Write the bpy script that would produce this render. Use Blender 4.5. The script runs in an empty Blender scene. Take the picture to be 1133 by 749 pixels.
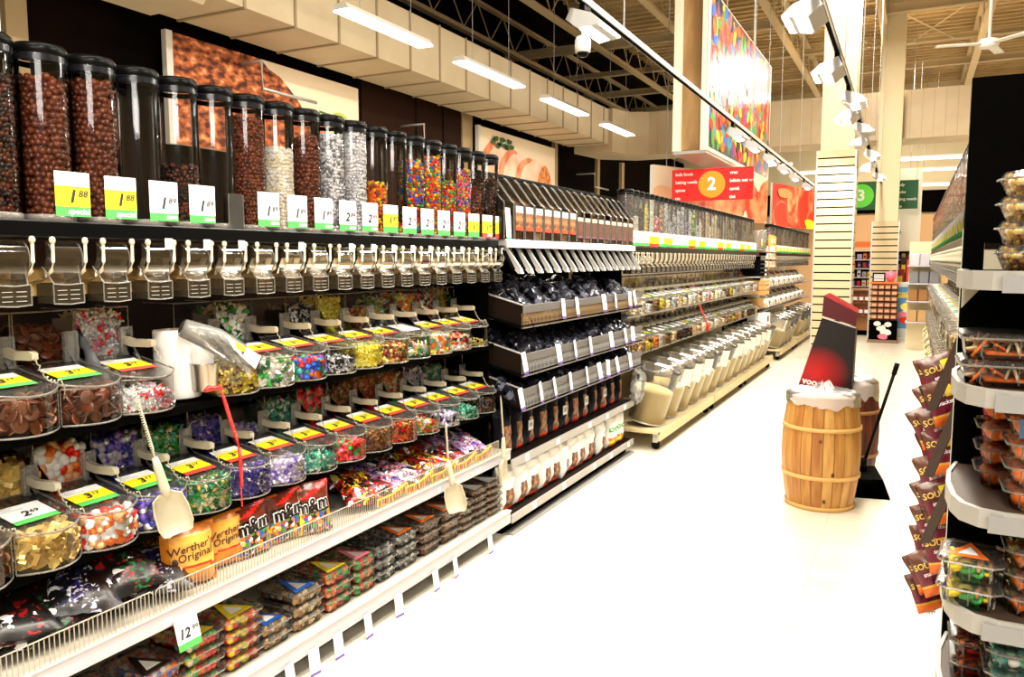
import bpy, math, random
import numpy as np
from mathutils import Vector, Matrix, noise
sc = bpy.context.scene
C = sc.collection
PI = math.pi
R_ = math.radians

# ------------------------------------------------------------------ camera, light, exposure
H = 1.55
cam_d = bpy.data.cameras.new('camera'); cam = bpy.data.objects.new('camera', cam_d); C.objects.link(cam)
cam_d.sensor_width = 36; cam_d.lens = 36 * 880 / 1133; cam_d.clip_start = .05; cam_d.clip_end = 200
cam.location = (0, 0, H)
cam.rotation_euler = (R_(90 - 5.678), 0, R_(26.737))
sc.camera = cam
sc.view_settings.view_transform = 'Standard'; sc.view_settings.look = 'None'
sc.view_settings.gamma = 1; sc.view_settings.use_curve_mapping = False
sc.view_settings.exposure = 0.45
w = bpy.data.worlds.new('world'); sc.world = w; w.use_nodes = True
w.node_tree.nodes['Background'].inputs[0].default_value = (1, .86, .68, 1)
w.node_tree.nodes['Background'].inputs[1].default_value = .30
try:
    sc.cycles.max_bounces = 8; sc.cycles.diffuse_bounces = 3; sc.cycles.glossy_bounces = 3
    sc.cycles.transparent_max_bounces = 24; sc.cycles.transmission_bounces = 4
    sc.cycles.sample_clamp_indirect = 4; sc.cycles.caustics_reflective = False; sc.cycles.caustics_refractive = False
    sc.cycles.use_denoising = True
except Exception: pass

def area(name, loc, rot, sx, sy, e, col=(1, .93, .8), parent=None):
    l = bpy.data.lights.new(name, 'AREA'); l.shape = 'RECTANGLE'; l.size = sx; l.size_y = sy; l.energy = e; l.color = col
    o = bpy.data.objects.new(name, l); C.objects.link(o); o.location = loc; o.rotation_euler = rot
    if parent: o.parent = parent
    return o
# unseen area lights, added under the roof to light the aisle
for i, y in enumerate((-1.0, 2.5, 6.0, 9.5, 13.5, 18.5, 23.0)):
    area('fill_light', (-.75, y, 5.7), (0, 0, 0), .5, 2.6, 225)
area('fill_light', (1.6, -1.6, 2.9), (R_(62), 0, R_(38)), 2.2, .6, 80, (1, .95, .88))  # added fill from behind the camera, no fixture there
area('fill_light', (-.5, 22, 3.5), (0, 0, 0), 3, .4, 160)

# ------------------------------------------------------------------ materials
MC = {}
def M(name, col=(.5, .5, .5), rough=.5, metal=0., emis=0., spec=None):
    if name in MC: return MC[name]
    m = bpy.data.materials.new(name); m.use_nodes = True
    b = m.node_tree.nodes['Principled BSDF']
    b.inputs['Base Color'].default_value = (*col, 1); b.inputs['Roughness'].default_value = rough; b.inputs['Metallic'].default_value = metal
    if spec is not None: b.inputs['Specular IOR Level'].default_value = spec
    if emis:
        b.inputs['Emission Color'].default_value = (*col, 1); b.inputs['Emission Strength'].default_value = emis
    MC[name] = m; return m
def clear(name, col=(.93, .93, .9), refl=1.45, rough=.05, haze=0., hcol=(.8, .78, .72)):
    if name in MC: return MC[name]
    m = bpy.data.materials.new(name); m.use_nodes = True; nt = m.node_tree; nt.nodes.clear(); n = nt.nodes
    out = n.new('ShaderNodeOutputMaterial'); tr = n.new('ShaderNodeBsdfTransparent'); gl = n.new('ShaderNodeBsdfGlossy')
    mx = n.new('ShaderNodeMixShader'); fr = n.new('ShaderNodeFresnel')
    tr.inputs[0].default_value = (*col, 1); gl.inputs['Roughness'].default_value = rough; fr.inputs[0].default_value = refl
    nt.links.new(fr.outputs[0], mx.inputs[0]); nt.links.new(gl.outputs[0], mx.inputs[2])
    if haze:
        df = n.new('ShaderNodeBsdfDiffuse'); df.inputs[0].default_value = (*hcol, 1); m2 = n.new('ShaderNodeMixShader')
        m2.inputs[0].default_value = haze; nt.links.new(tr.outputs[0], m2.inputs[1]); nt.links.new(df.outputs[0], m2.inputs[2])
        nt.links.new(m2.outputs[0], mx.inputs[1])
    else: nt.links.new(tr.outputs[0], mx.inputs[1])
    nt.links.new(mx.outputs[0], out.inputs[0]); MC[name] = m; return m
def noisy(name, c1, c2, scale=5, rough=.5, stretch=(1, 1, 1), detail=4, lo=.4, hi=.6, metal=0, bump=0, kind='noise', c3=None):
    if name in MC: return MC[name]
    m = M(name, c1, rough, metal, spec=.04 if max(c1) < .02 else None); nt = m.node_tree; n = nt.nodes; L = nt.links; b = n['Principled BSDF']
    tc = n.new('ShaderNodeTexCoord'); mp = n.new('ShaderNodeMapping'); mp.inputs['Scale'].default_value = stretch
    L.new(tc.outputs['Object'], mp.inputs[0])
    if kind == 'noise':
        t = n.new('ShaderNodeTexNoise'); t.inputs['Scale'].default_value = scale; t.inputs['Detail'].default_value = detail; src = t.outputs[0]
    else:
        t = n.new('ShaderNodeTexVoronoi'); t.inputs['Scale'].default_value = scale; src = t.outputs['Distance']
    L.new(mp.outputs[0], t.inputs['Vector'])
    r = n.new('ShaderNodeValToRGB'); r.color_ramp.elements[0].position = lo; r.color_ramp.elements[1].position = hi
    r.color_ramp.elements[0].color = (*c1, 1); r.color_ramp.elements[1].color = (*c2, 1)
    if c3: e = r.color_ramp.elements.new(min(1, hi + .12)); e.color = (*c3, 1)
    L.new(src, r.inputs[0]); L.new(r.outputs[0], b.inputs['Base Color'])
    if bump:
        bp = n.new('ShaderNodeBump'); bp.inputs['Strength'].default_value = bump; L.new(src, bp.inputs['Height']); L.new(bp.outputs[0], b.inputs['Normal'])
    return m
def mosaic(name, cols, scale=30, rough=.3, warp=.0, sm=1.):
    if name in MC: return MC[name]
    m = M(name, (.5, .5, .5), rough); nt = m.node_tree; n = nt.nodes; L = nt.links
    tc = n.new('ShaderNodeTexCoord'); v = n.new('ShaderNodeTexVoronoi'); v.inputs['Scale'].default_value = scale
    if warp:
        ns = n.new('ShaderNodeTexNoise'); ns.inputs['Scale'].default_value = scale * .6; mx = n.new('ShaderNodeMixRGB'); mx.inputs[0].default_value = warp
        L.new(tc.outputs['Object'], ns.inputs['Vector']); L.new(tc.outputs['Object'], mx.inputs[1]); L.new(ns.outputs['Color'], mx.inputs[2]); L.new(mx.outputs[0], v.inputs['Vector'])
    else: L.new(tc.outputs['Object'], v.inputs['Vector'])
    sp = n.new('ShaderNodeSeparateColor'); L.new(v.outputs['Color'], sp.inputs[0]); r = n.new('ShaderNodeValToRGB'); r.color_ramp.interpolation = 'CONSTANT'
    for i, c in enumerate(cols):
        e = r.color_ramp.elements[0] if i == 0 else r.color_ramp.elements.new(i / len(cols)) if i < len(cols) else None
        e.color = (*c, 1)
    r.color_ramp.elements[-1].position = min(r.color_ramp.elements[-1].position, .95)
    L.new(sp.outputs[0], r.inputs[0]); L.new(r.outputs[0], n['Principled BSDF'].inputs['Base Color']); return m
TUBE = clear('clear_tube', (.92, .90, .89), 1.38, .05)
BINC = clear('clear_bin', (.97, .96, .94), 1.32, .06)
SOFT = clear('clear_soft', (.94, .93, .91), 1.5, .12, .035)
HAZY = clear('hazy_plastic', (.92, .9, .87), 1.5, .2, .2, (.8, .78, .72))
CHUTE = clear('chute_plastic', (.78, .72, .60), 1.28, .12, .05, (.3, .22, .12))
RIM = clear('rim_plastic', (.72, .70, .66), 1.4, .25, .26, (.5, .46, .4))
BLACK = M('black_plastic', (.0018, .0018, .0018), .3, spec=.08)
MATT = M('matt_black', (.0009, .0007, .0006), .85, spec=.03)
GLOSSB = M('glossy_black', (.0015, .0015, .0018), .3, spec=.12)
DARK = M('dark_brown', (.008, .0035, .002), .7, spec=.1)
WHITE = M('white_plastic', (.82, .80, .76), .4)
PAPER = M('white_paper', (.9, .89, .86), .7)
CREAMP = M('cream_plastic', (.55, .49, .36), .45)
YEL = M('tag_yellow', (.95, .82, .01), .6)
GRN = M('tag_green', (.07, .42, .08), .6)
REDT = M('tag_red', (.8, .05, .03), .6)
PUR = M('tag_purple', (.13, .06, .30), .6)
INK = M('ink', (.015, .015, .015), .7)
GREY = M('grey_metal', (.35, .33, .31), .45)
SILV = M('silver', (.62, .61, .6), .3, .6)
LIP = M('shelf_white', (.50, .47, .52), .45)
AMBER = M('amber_shelf', (.55, .36, .12), .55)
CREAM = M('cream_paint', (.72, .62, .40), .7)
WIRE = M('wire', (.42, .38, .31), .4, .3)

# ------------------------------------------------------------------ mesh helpers
class MB:
    def __init__(s): s.V = []; s.F = []; s.m = []; s.mats = []; s.sm = []
    def mi(s, mat):
        if mat not in s.mats: s.mats.append(mat)
        return s.mats.index(mat)
    def add(s, V, F, mat, smooth=False):
        b = len(s.V); s.V += [tuple(v) for v in V]; k = s.mi(mat)
        for f in F: s.F.append([b + i for i in f]); s.m.append(k); s.sm.append(smooth)
        return s
    def box(s, x0, x1, y0, y1, z0, z1, mat, bev=0):
        if bev:
            def rr(a0, a1, b0, b1): return [(a0 + bev, b0), (a1 - bev, b0), (a1, b0 + bev), (a1, b1 - bev), (a1 - bev, b1), (a0 + bev, b1), (a0, b1 - bev), (a0, b0 + bev)]
            o = rr(x0, x1, y0, y1); i = rr(x0 + bev * .7, x1 - bev * .7, y0 + bev * .7, y1 - bev * .7)
            V = [(p[0], p[1], z0) for p in i] + [(p[0], p[1], z0 + bev) for p in o] + [(p[0], p[1], z1 - bev) for p in o] + [(p[0], p[1], z1) for p in i]
            F = [tuple(range(7, -1, -1)), tuple(range(24, 32))]
            for l in range(3):
                for k in range(8): F.append((l * 8 + k, l * 8 + (k + 1) % 8, l * 8 + 8 + (k + 1) % 8, l * 8 + 8 + k))
            return s.add(V, F, mat)
        V = [(x, y, z) for z in (z0, z1) for y in (y0, y1) for x in (x0, x1)]
        return s.add(V, [(0, 2, 3, 1), (4, 5, 7, 6), (0, 1, 5, 4), (2, 6, 7, 3), (0, 4, 6, 2), (1, 3, 7, 5)], mat)
    def obox(s, c, ax, ay, az, mat):   # oriented box: centre + half vectors
        c, ax, ay, az = map(Vector, (c, ax, ay, az))
        V = [c + ax * i + ay * j + az * k for k in (-1, 1) for j in (-1, 1) for i in (-1, 1)]
        return s.add(V, [(0, 2, 3, 1), (4, 5, 7, 6), (0, 1, 5, 4), (2, 6, 7, 3), (0, 4, 6, 2), (1, 3, 7, 5)], mat)
    def quad(s, a, b, c, d, mat): return s.add([a, b, c, d], [(0, 1, 2, 3)], mat)
    def lathe(s, prof, mat, n=24, c=(0, 0, 0), smooth=True, caps=True):
        V = []; F = []
        for r, z in prof:
            for k in range(n): a = 2 * PI * k / n; V.append((c[0] + r * math.cos(a), c[1] + r * math.sin(a), c[2] + z))
        for i in range(len(prof) - 1):
            for k in range(n): F.append((i * n + k, i * n + (k + 1) % n, i * n + n + (k + 1) % n, i * n + n + k))
        s.add(V, F, mat, smooth)
        if caps:
            b = len(s.V) - len(V); k = s.mi(mat)
            for ring, rev in ((0, 1), (len(prof) - 1, 0)):
                if prof[ring][0] > 1e-4:
                    f = [b + ring * n + i for i in range(n)]
                    s.F.append(f[::-1] if rev else f); s.m.append(k); s.sm.append(False)
        return s
    def tube(s, pts, r, mat, n=6, closed=False):
        P = [Vector(p) for p in pts]; V = []; F = []; N = len(P)
        for i, p in enumerate(P):
            t = (P[(i + 1) % N] - P[i - 1]) if closed else (P[min(i + 1, N - 1)] - P[max(i - 1, 0)])
            if t.length < 1e-9: t = Vector((0, 0, 1))
            t.normalize(); u = t.cross(Vector((0, 0, 1)) if abs(t.z) < .9 else Vector((1, 0, 0))).normalized(); v = t.cross(u)
            rr = r[i] if isinstance(r, (list, tuple)) else r
            for k in range(n): a = 2 * PI * k / n; V.append(p + (u * math.cos(a) + v * math.sin(a)) * rr)
        for i in range(N if closed else N - 1):
            j = (i + 1) % N
            for k in range(n): F.append((i * n + k, i * n + (k + 1) % n, j * n + (k + 1) % n, j * n + k))
        if not closed: F += [tuple(range(n))[::-1], tuple((N - 1) * n + k for k in range(n))]
        return s.add(V, F, mat, n > 5)
    def prism(s, poly, y0, y1, mat):    # polygon in (x,z), extruded along y
        n = len(poly); V = [(p[0], y0, p[1]) for p in poly] + [(p[0], y1, p[1]) for p in poly]
        F = [tuple(range(n)), tuple(range(2 * n - 1, n - 1, -1))] + [(k, k + n, (k + 1) % n + n, (k + 1) % n) for k in range(n)]
        return s.add(V, F, mat)
    def zprism(s, poly, z0, z1, mat):   # polygon in (x,y), extruded along z
        n = len(poly); V = [(p[0], p[1], z0) for p in poly] + [(p[0], p[1], z1) for p in poly]
        F = [tuple(range(n))[::-1], tuple(range(n, 2 * n))] + [(k, (k + 1) % n, (k + 1) % n + n, k + n) for k in range(n)]
        return s.add(V, F, mat)
    def flat(s, poly, o, xd, yd, mat, off=0.):   # polygon (u,v) on the plane o + u*xd + v*yd
        o, xd, yd = Vector(o), Vector(xd), Vector(yd); nn = xd.cross(yd).normalized() * off
        return s.add([o + xd * u + yd * v + nn for u, v in poly], [tuple(range(len(poly)))], mat)
    def text(s, txt, size, o, xd, yd, mat, align='LEFT', shear=0, off=.0008, bold=0, sx=1, warp=None):
        V, F = text_geo(txt, align, shear, bold)
        o, xd, yd = Vector(o), Vector(xd).normalized(), Vector(yd).normalized(); nn = xd.cross(yd).normalized() * off
        pts = [o + xd * (v[0] * size * sx) + yd * (v[1] * size) + nn for v in V]
        if warp: pts = [warp(p) for p in pts]
        return s.add(pts, F, mat)
    def mesh(s, name='mesh'):
        me = bpy.data.meshes.new(name); me.from_pydata([tuple(v) for v in s.V], [], s.F)
        for m in s.mats: me.materials.append(m)
        me.polygons.foreach_set('material_index', s.m); me.polygons.foreach_set('use_smooth', s.sm); me.update(); return me
TG = {}
def text_geo(t, align, shear, bold):
    k = (t, align, shear, bold)
    if k in TG: return TG[k]
    cu = bpy.data.curves.new('t', 'FONT'); cu.body = t; cu.align_x = align; cu.align_y = 'CENTER'; cu.shear = shear; cu.offset = bold; cu.resolution_u = 2
    o = bpy.data.objects.new('t', cu); C.objects.link(o); bpy.context.view_layer.update()
    me = bpy.data.meshes.new_from_object(o.evaluated_get(bpy.context.evaluated_depsgraph_get()))
    V = [tuple(v.co) for v in me.vertices]; F = [tuple(p.vertices) for p in me.polygons]
    bpy.data.objects.remove(o); bpy.data.curves.remove(cu); bpy.data.meshes.remove(me)
    TG[k] = (V, F); return TG[k]

def rawmesh(name, V, F, mi, mats, smooth=True):   # fast numpy mesh, F (m,k) of equal sized faces
    me = bpy.data.meshes.new(name); m, k = F.shape
    me.vertices.add(len(V)); me.vertices.foreach_set('co', V.astype(np.float32).ravel())
    me.loops.add(m * k); me.loops.foreach_set('vertex_index', F.astype(np.int32).ravel())
    me.polygons.add(m); me.polygons.foreach_set('loop_start', np.arange(0, m * k, k, dtype=np.int32))
    for x in mats: me.materials.append(x)
    me.polygons.foreach_set('material_index', mi.astype(np.int32))
    me.polygons.foreach_set('use_smooth', np.full(m, smooth)); me.update(calc_edges=True); return me

# things, parts
def meta(o, label=None, cat=None, group=None, kind=None):
    if label and len(label.replace('-', ' ').split()) > 16: print('LONG', label)
    if label: o['label'] = label
    if cat: o['category'] = cat
    if group: o['group'] = group
    if kind: o['kind'] = kind
    return o
def E(name, loc, rz, label, cat, group=None):
    o = bpy.data.objects.new(name, None); C.objects.link(o); o.location = loc; o.rotation_euler = rz if isinstance(rz, tuple) else (0, 0, rz)
    o.empty_display_size = .05
    return meta(o, label, cat, group)
def O(name, me, parent=None, loc=(0, 0, 0), rot=(0, 0, 0), label=None, cat=None, group=None, kind=None):
    if isinstance(me, MB): me = me.mesh(name)
    o = bpy.data.objects.new(name, me); C.objects.link(o); o.location = loc; o.rotation_euler = rot
    if parent: o.parent = parent
    return meta(o, label, cat, group, kind)
def S(name, mb): return O(name, mb, kind='structure')
def od(n):
    W = ['first', 'second', 'third', 'fourth', 'fifth', 'sixth', 'seventh', 'eighth', 'ninth', 'tenth', 'eleventh', 'twelfth', 'thirteenth', 'fourteenth', 'fifteenth', 'sixteenth', 'seventeenth', 'eighteenth', 'nineteenth', 'twentieth']
    T = ['', '', 'twenty', 'thirty', 'forty', 'fifty', 'sixty', 'seventy', 'eighty']
    if n < 20: return W[n]
    t, u = divmod(n + 1, 10)
    return (T[t][:-1] + 'ieth') if u == 0 else T[t] + '-' + W[u - 1]

# ------------------------------------------------------------------ candy pieces
def ico(sub):
    t = (1 + 5 ** .5) / 2
    V = [(-1, t, 0), (1, t, 0), (-1, -t, 0), (1, -t, 0), (0, -1, t), (0, 1, t), (0, -1, -t), (0, 1, -t), (t, 0, -1), (t, 0, 1), (-t, 0, -1), (-t, 0, 1)]
    F = [(0, 11, 5), (0, 5, 1), (0, 1, 7), (0, 7, 10), (0, 10, 11), (1, 5, 9), (5, 11, 4), (11, 10, 2), (10, 7, 6), (7, 1, 8), (3, 9, 4), (3, 4, 2), (3, 2, 6), (3, 6, 8), (3, 8, 9), (4, 9, 5), (2, 4, 11), (6, 2, 10), (8, 6, 7), (9, 8, 1)]
    V = [np.array(v) / np.linalg.norm(v) for v in V]
    for _ in range(sub):
        c = {}; G = []
        def mid(a, b):
            k = (min(a, b), max(a, b))
            if k not in c: m = V[a] + V[b]; V.append(m / np.linalg.norm(m)); c[k] = len(V) - 1
            return c[k]
        for a, b, d in F: x, y, z = mid(a, b), mid(b, d), mid(d, a); G += [(a, x, z), (b, y, x), (d, z, y), (x, y, z)]
        F = G
    return np.array(V), np.array(F)
def tri(V, F):
    T = []
    for f in F:
        for i in range(1, len(f) - 1): T.append((f[0], f[i], f[i + 1]))
    return np.array(V, float), np.array(T)
def joinp(*parts):
    Vs = []; Fs = []; b = 0
    for V, F in parts: Vs.append(V); Fs.append(F + b); b += len(V)
    return np.vstack(Vs), np.vstack(Fs)
def cone(z0, r0, z1, r1, n=7, jag=0):
    V = []; F = []
    for k in range(n):
        a = 2 * PI * k / n; j = 1 + (jag if k % 2 else -jag); V.append((z0, r0 * math.cos(a), r0 * math.sin(a) * .8)); V.append((z1, r1 * math.cos(a), r1 * math.sin(a) * .35 * j))
    for k in range(n): a, b = 2 * k, 2 * ((k + 1) % n); F += [(a, b, b + 1, a + 1)]
    return tri(V, F)
I0, I1, I2 = ico(0), ico(1), ico(2)
PB = {}
PB['ball'] = I2; PB['ball_low'] = I1; PB['foil'] = (I1[0] * (1 + .12 * np.sin(I1[0][:, [0]] * 9 + I1[0][:, [1]] * 7)), I1[1])
PB['lentil'] = (I1[0] * [1, 1, .6], I1[1])
PB['bean'] = (I1[0] * [1, .55, .5], I1[1])
PB['wrap'] = joinp((I1[0] * [.62, .5, .5], I1[1]), cone(.5, .12, 1.15, .5, 7, .5), cone(-.5, .12, -1.15, .5, 7, .5))
PB['cube'] = tri([(x, y, z) for z in (-.4, .4) for y in (-.62, .62) for x in (-1, 1)], [(0, 2, 3, 1), (4, 5, 7, 6), (0, 1, 5, 4), (2, 6, 7, 3), (0, 4, 6, 2), (1, 3, 7, 5)])
def _disc():
    n = 12; V = []; 
    for r, z in ((.85, -.16), (1, -.08), (1, .08), (.85, .16)):
        for k in range(n): a = 2 * PI * k / n; V.append((r * math.cos(a), r * math.sin(a), z))
    F = [tuple(range(n))[::-1], tuple(range(3 * n, 4 * n))]
    for i in range(3):
        for k in range(n): F.append((i * n + k, i * n + (k + 1) % n, i * n + n + (k + 1) % n, i * n + n + k))
    return tri(V, F)
PB['disc'] = _disc()
def _ring():
    n, m = 10, 6; V = []; F = []
    for k in range(n):
        a = 2 * PI * k / n
        for j in range(m): b = 2 * PI * j / m; r = .7 + .3 * math.cos(b); V.append((r * math.cos(a), r * math.sin(a), .3 * math.sin(b)))
    for k in range(n):
        for j in range(m): F.append((k * m + j, ((k + 1) % n) * m + j, ((k + 1) % n) * m + (j + 1) % m, k * m + (j + 1) % m))
    return tri(V, F)
PB['ring'] = _ring()
PB['stick'] = tri(*(lambda V, F: (V, F))([(x, y, z) for z in (-.12, .12) for y in (-.12, .12) for x in (-1, 1)], [(0, 2, 3, 1), (4, 5, 7, 6), (0, 1, 5, 4), (2, 6, 7, 3), (0, 4, 6, 2), (1, 3, 7, 5)]))
def euler(rng, n):
    q = rng.normal(size=(n, 4)); q /= np.linalg.norm(q, axis=1)[:, None]; w_, x, y, z = q.T
    return np.stack([np.stack([1 - 2 * (y * y + z * z), 2 * (x * y - z * w_), 2 * (x * z + y * w_)], 1), np.stack([2 * (x * y + z * w_), 1 - 2 * (x * x + z * z), 2 * (y * z - x * w_)], 1), np.stack([2 * (x * z - y * w_), 2 * (y * z + x * w_), 1 - 2 * (x * x + y * y)], 1)], 1)
def pieces(base, pts, size, ncol, rng, smooth=True, core=None, mats=None, name='fill', weights=None):
    V0, F0 = PB[base]; n = len(pts); A = euler(rng, n)
    sz = size * rng.uniform(.88, 1.1, n)
    V = np.einsum('nij,vj->nvi', A, V0) * sz[:, None, None] + pts[:, None, :]
    F = F0[None] + (np.arange(n) * len(V0))[:, None, None]
    ci = rng.choice(ncol, n, p=weights) if weights is not None else rng.integers(0, ncol, n)
    mi = np.repeat(ci, len(F0)); V = V.reshape(-1, 3); F = F.reshape(-1, 3)
    if core:
        cv, cf = tri(*core); F = np.vstack([F, cf + len(V)]); V = np.vstack([V, cv]); mi = np.concatenate([mi, np.full(len(cf), ncol)])
    return rawmesh(name, V, F, mi, mats, smooth)
def cc(n, c, rough=.3, metal=0.): return M('candy_' + n, c, rough, metal)
K = dict(
 choc=cc('choc', (.10, .020, .007), .28), choc2=cc('choc2', (.17, .038, .012), .28), dchoc=cc('dchoc', (.012, .004, .0025), .25), milk=cc('milk', (.17, .055, .02), .4), milk2=cc('milk2', (.10, .03, .012), .4),
 cream=cc('cream', (.82, .74, .55), .4), white=cc('white', (.85, .84, .84), .35), silver=cc('silver', (.75, .74, .8), .25, .5), mauve=cc('mauve', (.42, .38, .5), .3), red=cc('red', (.75, .015, .01)), dred=cc('dred', (.28, .01, .008)),
 orange=cc('orange', (.85, .16, .01)), yellow=cc('yellow', (.9, .68, .02)), lyellow=cc('lyellow', (.95, .86, .16), .4), green=cc('green', (.04, .38, .06)), dgreen=cc('dgreen', (.01, .12, .03)), mint=cc('mint', (.12, .5, .32)), teal=cc('teal', (.03, .32, .3)),
 blue=cc('blue', (.02, .12, .6)), navy=cc('navy', (.02, .02, .22)), violet=cc('violet', (.13, .07, .42)), lilac=cc('lilac', (.5, .42, .68)), pink=cc('pink', (.85, .2, .32)), gold=cc('gold', (.85, .60, .18), .3, .2), gold2=cc('gold2', (.55, .34, .08), .3, .35),
 black=cc('black', (.008, .008, .008), .3), tan=cc('tan', (.5, .3, .12), .6), nut=cc('nut', (.32, .14, .04), .5), flour=cc('flour', (.92, .82, .56), .9), oat=cc('oat', (.82, .64, .36), .9), spice=cc('spice', (.55, .2, .04), .9), peach=cc('peach', (.85, .42, .2), .4), grey=cc('grey', (.2, .2, .22), .35))
# kind: (piece, size, colours)
Q = dict(
 bigchoc=('ball', .0095, ['choc', 'choc', 'choc2']), midchoc=('ball', .0075, ['choc', 'choc2']), dchoc=('ball', .0075, ['dchoc', 'choc']), brown=('bean', .011, ['choc2', 'choc', 'dchoc']), coffee=('bean', .008, ['dchoc', 'choc', 'choc']),
 cream=('ball', .0075, ['cream', 'cream', 'white']), chips=('cube', .0085, ['white', 'silver', 'white']), chips2=('cube', .0085, ['white', 'white', 'silver', 'grey']), pieces=('lentil', .0085, ['orange', 'yellow', 'choc2', 'orange']),
 mm=('lentil', .0088, ['red', 'orange', 'yellow', 'green', 'blue', 'choc2', 'yellow', 'blue']), mm2=('lentil', .0088, ['red', 'orange', 'orange', 'yellow', 'green', 'blue']), skit=('lentil', .008, ['red', 'violet', 'green', 'orange', 'yellow']), pinkmix=('lentil', .0085, ['pink', 'yellow', 'orange', 'red', 'violet', 'green']),
 milkdisc=('disc', .021, ['milk', 'milk', 'milk2']), darkdisc=('disc', .019, ['milk2', 'choc2', 'milk2']), pmint=('wrap', .0125, ['white', 'white', 'red', 'silver', 'white', 'white', 'silver', 'pink']), goldbar=('cube', .0165, ['gold', 'gold', 'gold2']),
 ofoil=('foil', .0155, ['orange', 'white', 'red', 'peach', 'white']), rfoil=('foil', .0155, ['red', 'white', 'orange', 'red']), vfoil=('foil', .0145, ['navy', 'violet', 'silver', 'mauve', 'navy']), gwrap=('wrap', .0125, ['green', 'dgreen', 'gold', 'green', 'mint', 'cream']), bwrap=('wrap', .0125, ['navy', 'violet', 'silver', 'violet', 'navy']), vwrap=('foil', .0115, ['lilac', 'violet', 'silver', 'lilac']),
 mint=('wrap', .0125, ['mint', 'mint', 'teal', 'white', 'dgreen']), redg=('foil', .013, ['red', 'red', 'dred', 'green', 'pink']), toffee=('wrap', .0115, ['choc2', 'gold2', 'choc', 'nut']), rgold=('wrap', .012, ['red', 'gold2', 'dred', 'choc', 'orange']), mixg=('wrap', .0125, ['green', 'orange', 'white', 'red', 'gold']), mauve=('foil', .011, ['mauve', 'silver', 'lilac', 'dchoc']),
 yellowb=('wrap', .014, ['gold', 'yellow', 'lyellow', 'choc']), gwhite=('cube', .014, ['white', 'cream', 'dgreen', 'green', 'white']), assort=('foil', .0145, ['red', 'violet', 'green', 'blue', 'teal', 'orange']), bwhite=('wrap', .0115, ['black', 'black', 'white', 'silver']), yell=('wrap', .0155, ['lyellow', 'lyellow', 'yellow', 'lyellow']), brgold=('foil', .0105, ['choc', 'gold', 'nut', 'gold2', 'dred']),
 gummy=('stick', .022, ['white', 'green', 'peach', 'lyellow', 'white', 'mint']), gummy2=('cube', .013, ['peach', 'white', 'mint', 'lyellow', 'orange']), redwhite=('cube', .013, ['white', 'red', 'cream', 'orange', 'black']), goldstick=('stick', .02, ['gold2', 'gold', 'tan', 'green']), dark=('foil', .012, ['dchoc', 'choc', 'black']),
 flour=('foil', .012, ['flour', 'flour', 'cream']), oat=('foil', .010, ['oat', 'flour', 'tan']), white=('foil', .012, ['white', 'cream']), nut=('bean', .013, ['nut', 'tan', 'nut']), spice=('foil', .011, ['spice', 'orange', 'spice']), seed=('foil', .009, ['tan', 'nut', 'oat']), rice=('bean', .010, ['cream', 'white', 'flour']), pinks=('foil', .011, ['pink', 'white', 'red']), greenp=('foil', .010, ['green', 'lyellow', 'dgreen']), grains=('foil', .010, ['oat', 'cream', 'peach']), pepper=('foil', .010, ['dchoc', 'nut', 'black']),
 fruit=('foil', .016, ['orange', 'orange', 'red', 'orange', 'peach']), rings=('ring', .015, ['green', 'yellow', 'orange', 'peach', 'lyellow']), mixgum=('foil', .013, ['red', 'green', 'orange', 'yellow', 'cream']), orangegum=('foil', .013, ['orange', 'red', 'peach', 'green']), nuts=('foil', .012, ['tan', 'nut', 'oat', 'grey']), lico=('cube', .012, ['black', 'white', 'grey', 'black']), fudge=('foil', .013, ['milk', 'milk2', 'nut']), popcorn=('foil', .0095, ['gold2', 'oat', 'nut', 'gold', 'nut']), shred=('stick', .02, ['orange', 'nut', 'spice', 'oat']), teal=('foil', .013, ['teal', 'white', 'mint']), ham=('foil', .012, ['pink', 'blue', 'white', 'peach', 'orange']))
AV = lambda kind: K[Q[kind][2][0]]
DESC = dict(bigchoc='large brown chocolate balls', midchoc='small brown chocolate balls', dchoc='very dark chocolate beads', brown='dark brown coated nuts', coffee='dark coffee beans', cream='cream coloured candy balls', chips='shiny white candy chips', chips2='white and grey candy chips', pieces='orange and yellow candy pieces', mm='rainbow coated chocolate buttons', mm2='red, orange and yellow coated chocolate buttons', skit='purple and red fruit candies', pinkmix='pink and yellow fruit candies', milkdisc='milk chocolate discs', darkdisc='dark chocolate discs', pmint='red and white wrapped peppermints', goldbar='gold foil chocolate bars', ofoil='orange and white foil balls', rfoil='red and white foil balls', vfoil='navy and silver foil balls', gwrap='green wrapped candies', bwrap='deep blue wrapped candies', vwrap='lilac wrapped candies', mint='mint green wrapped candies', redg='bright red wrapped candies', toffee='brown wrapped toffees', rgold='red and gold wrapped candies', mixg='green and orange wrapped candies', mauve='mauve wrapped candies', yellowb='yellow wrapped candies', gwhite='green and white nougat pieces', assort='jewel coloured foil candies', bwhite='black and white wrapped candies', yell='pale yellow wrapped candies', brgold='brown and gold foil candies', gummy='pastel candy sticks', gummy2='pastel green and peach chews', redwhite='red and white chews', goldstick='gold wrapped sticks', dark='dark chocolate lumps', flour='cream flour', oat='rolled oats', white='white powder', nut='brown nuts', spice='orange spice', seed='tan seeds', rice='pale rice', pinks='pink and white grains', greenp='green peas', grains='pale mixed grains', pepper='dark peppercorns', fruit='orange dried fruit', rings='green and yellow gummy rings', mixgum='red and green gummies', orangegum='orange and red gummies', nuts='mixed nuts', lico='black and white liquorice', fudge='brown fudge pieces', popcorn='golden caramel corn', shred='orange shredded snack', teal='teal wrapped sweets', ham='pink and blue gummies')

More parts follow.
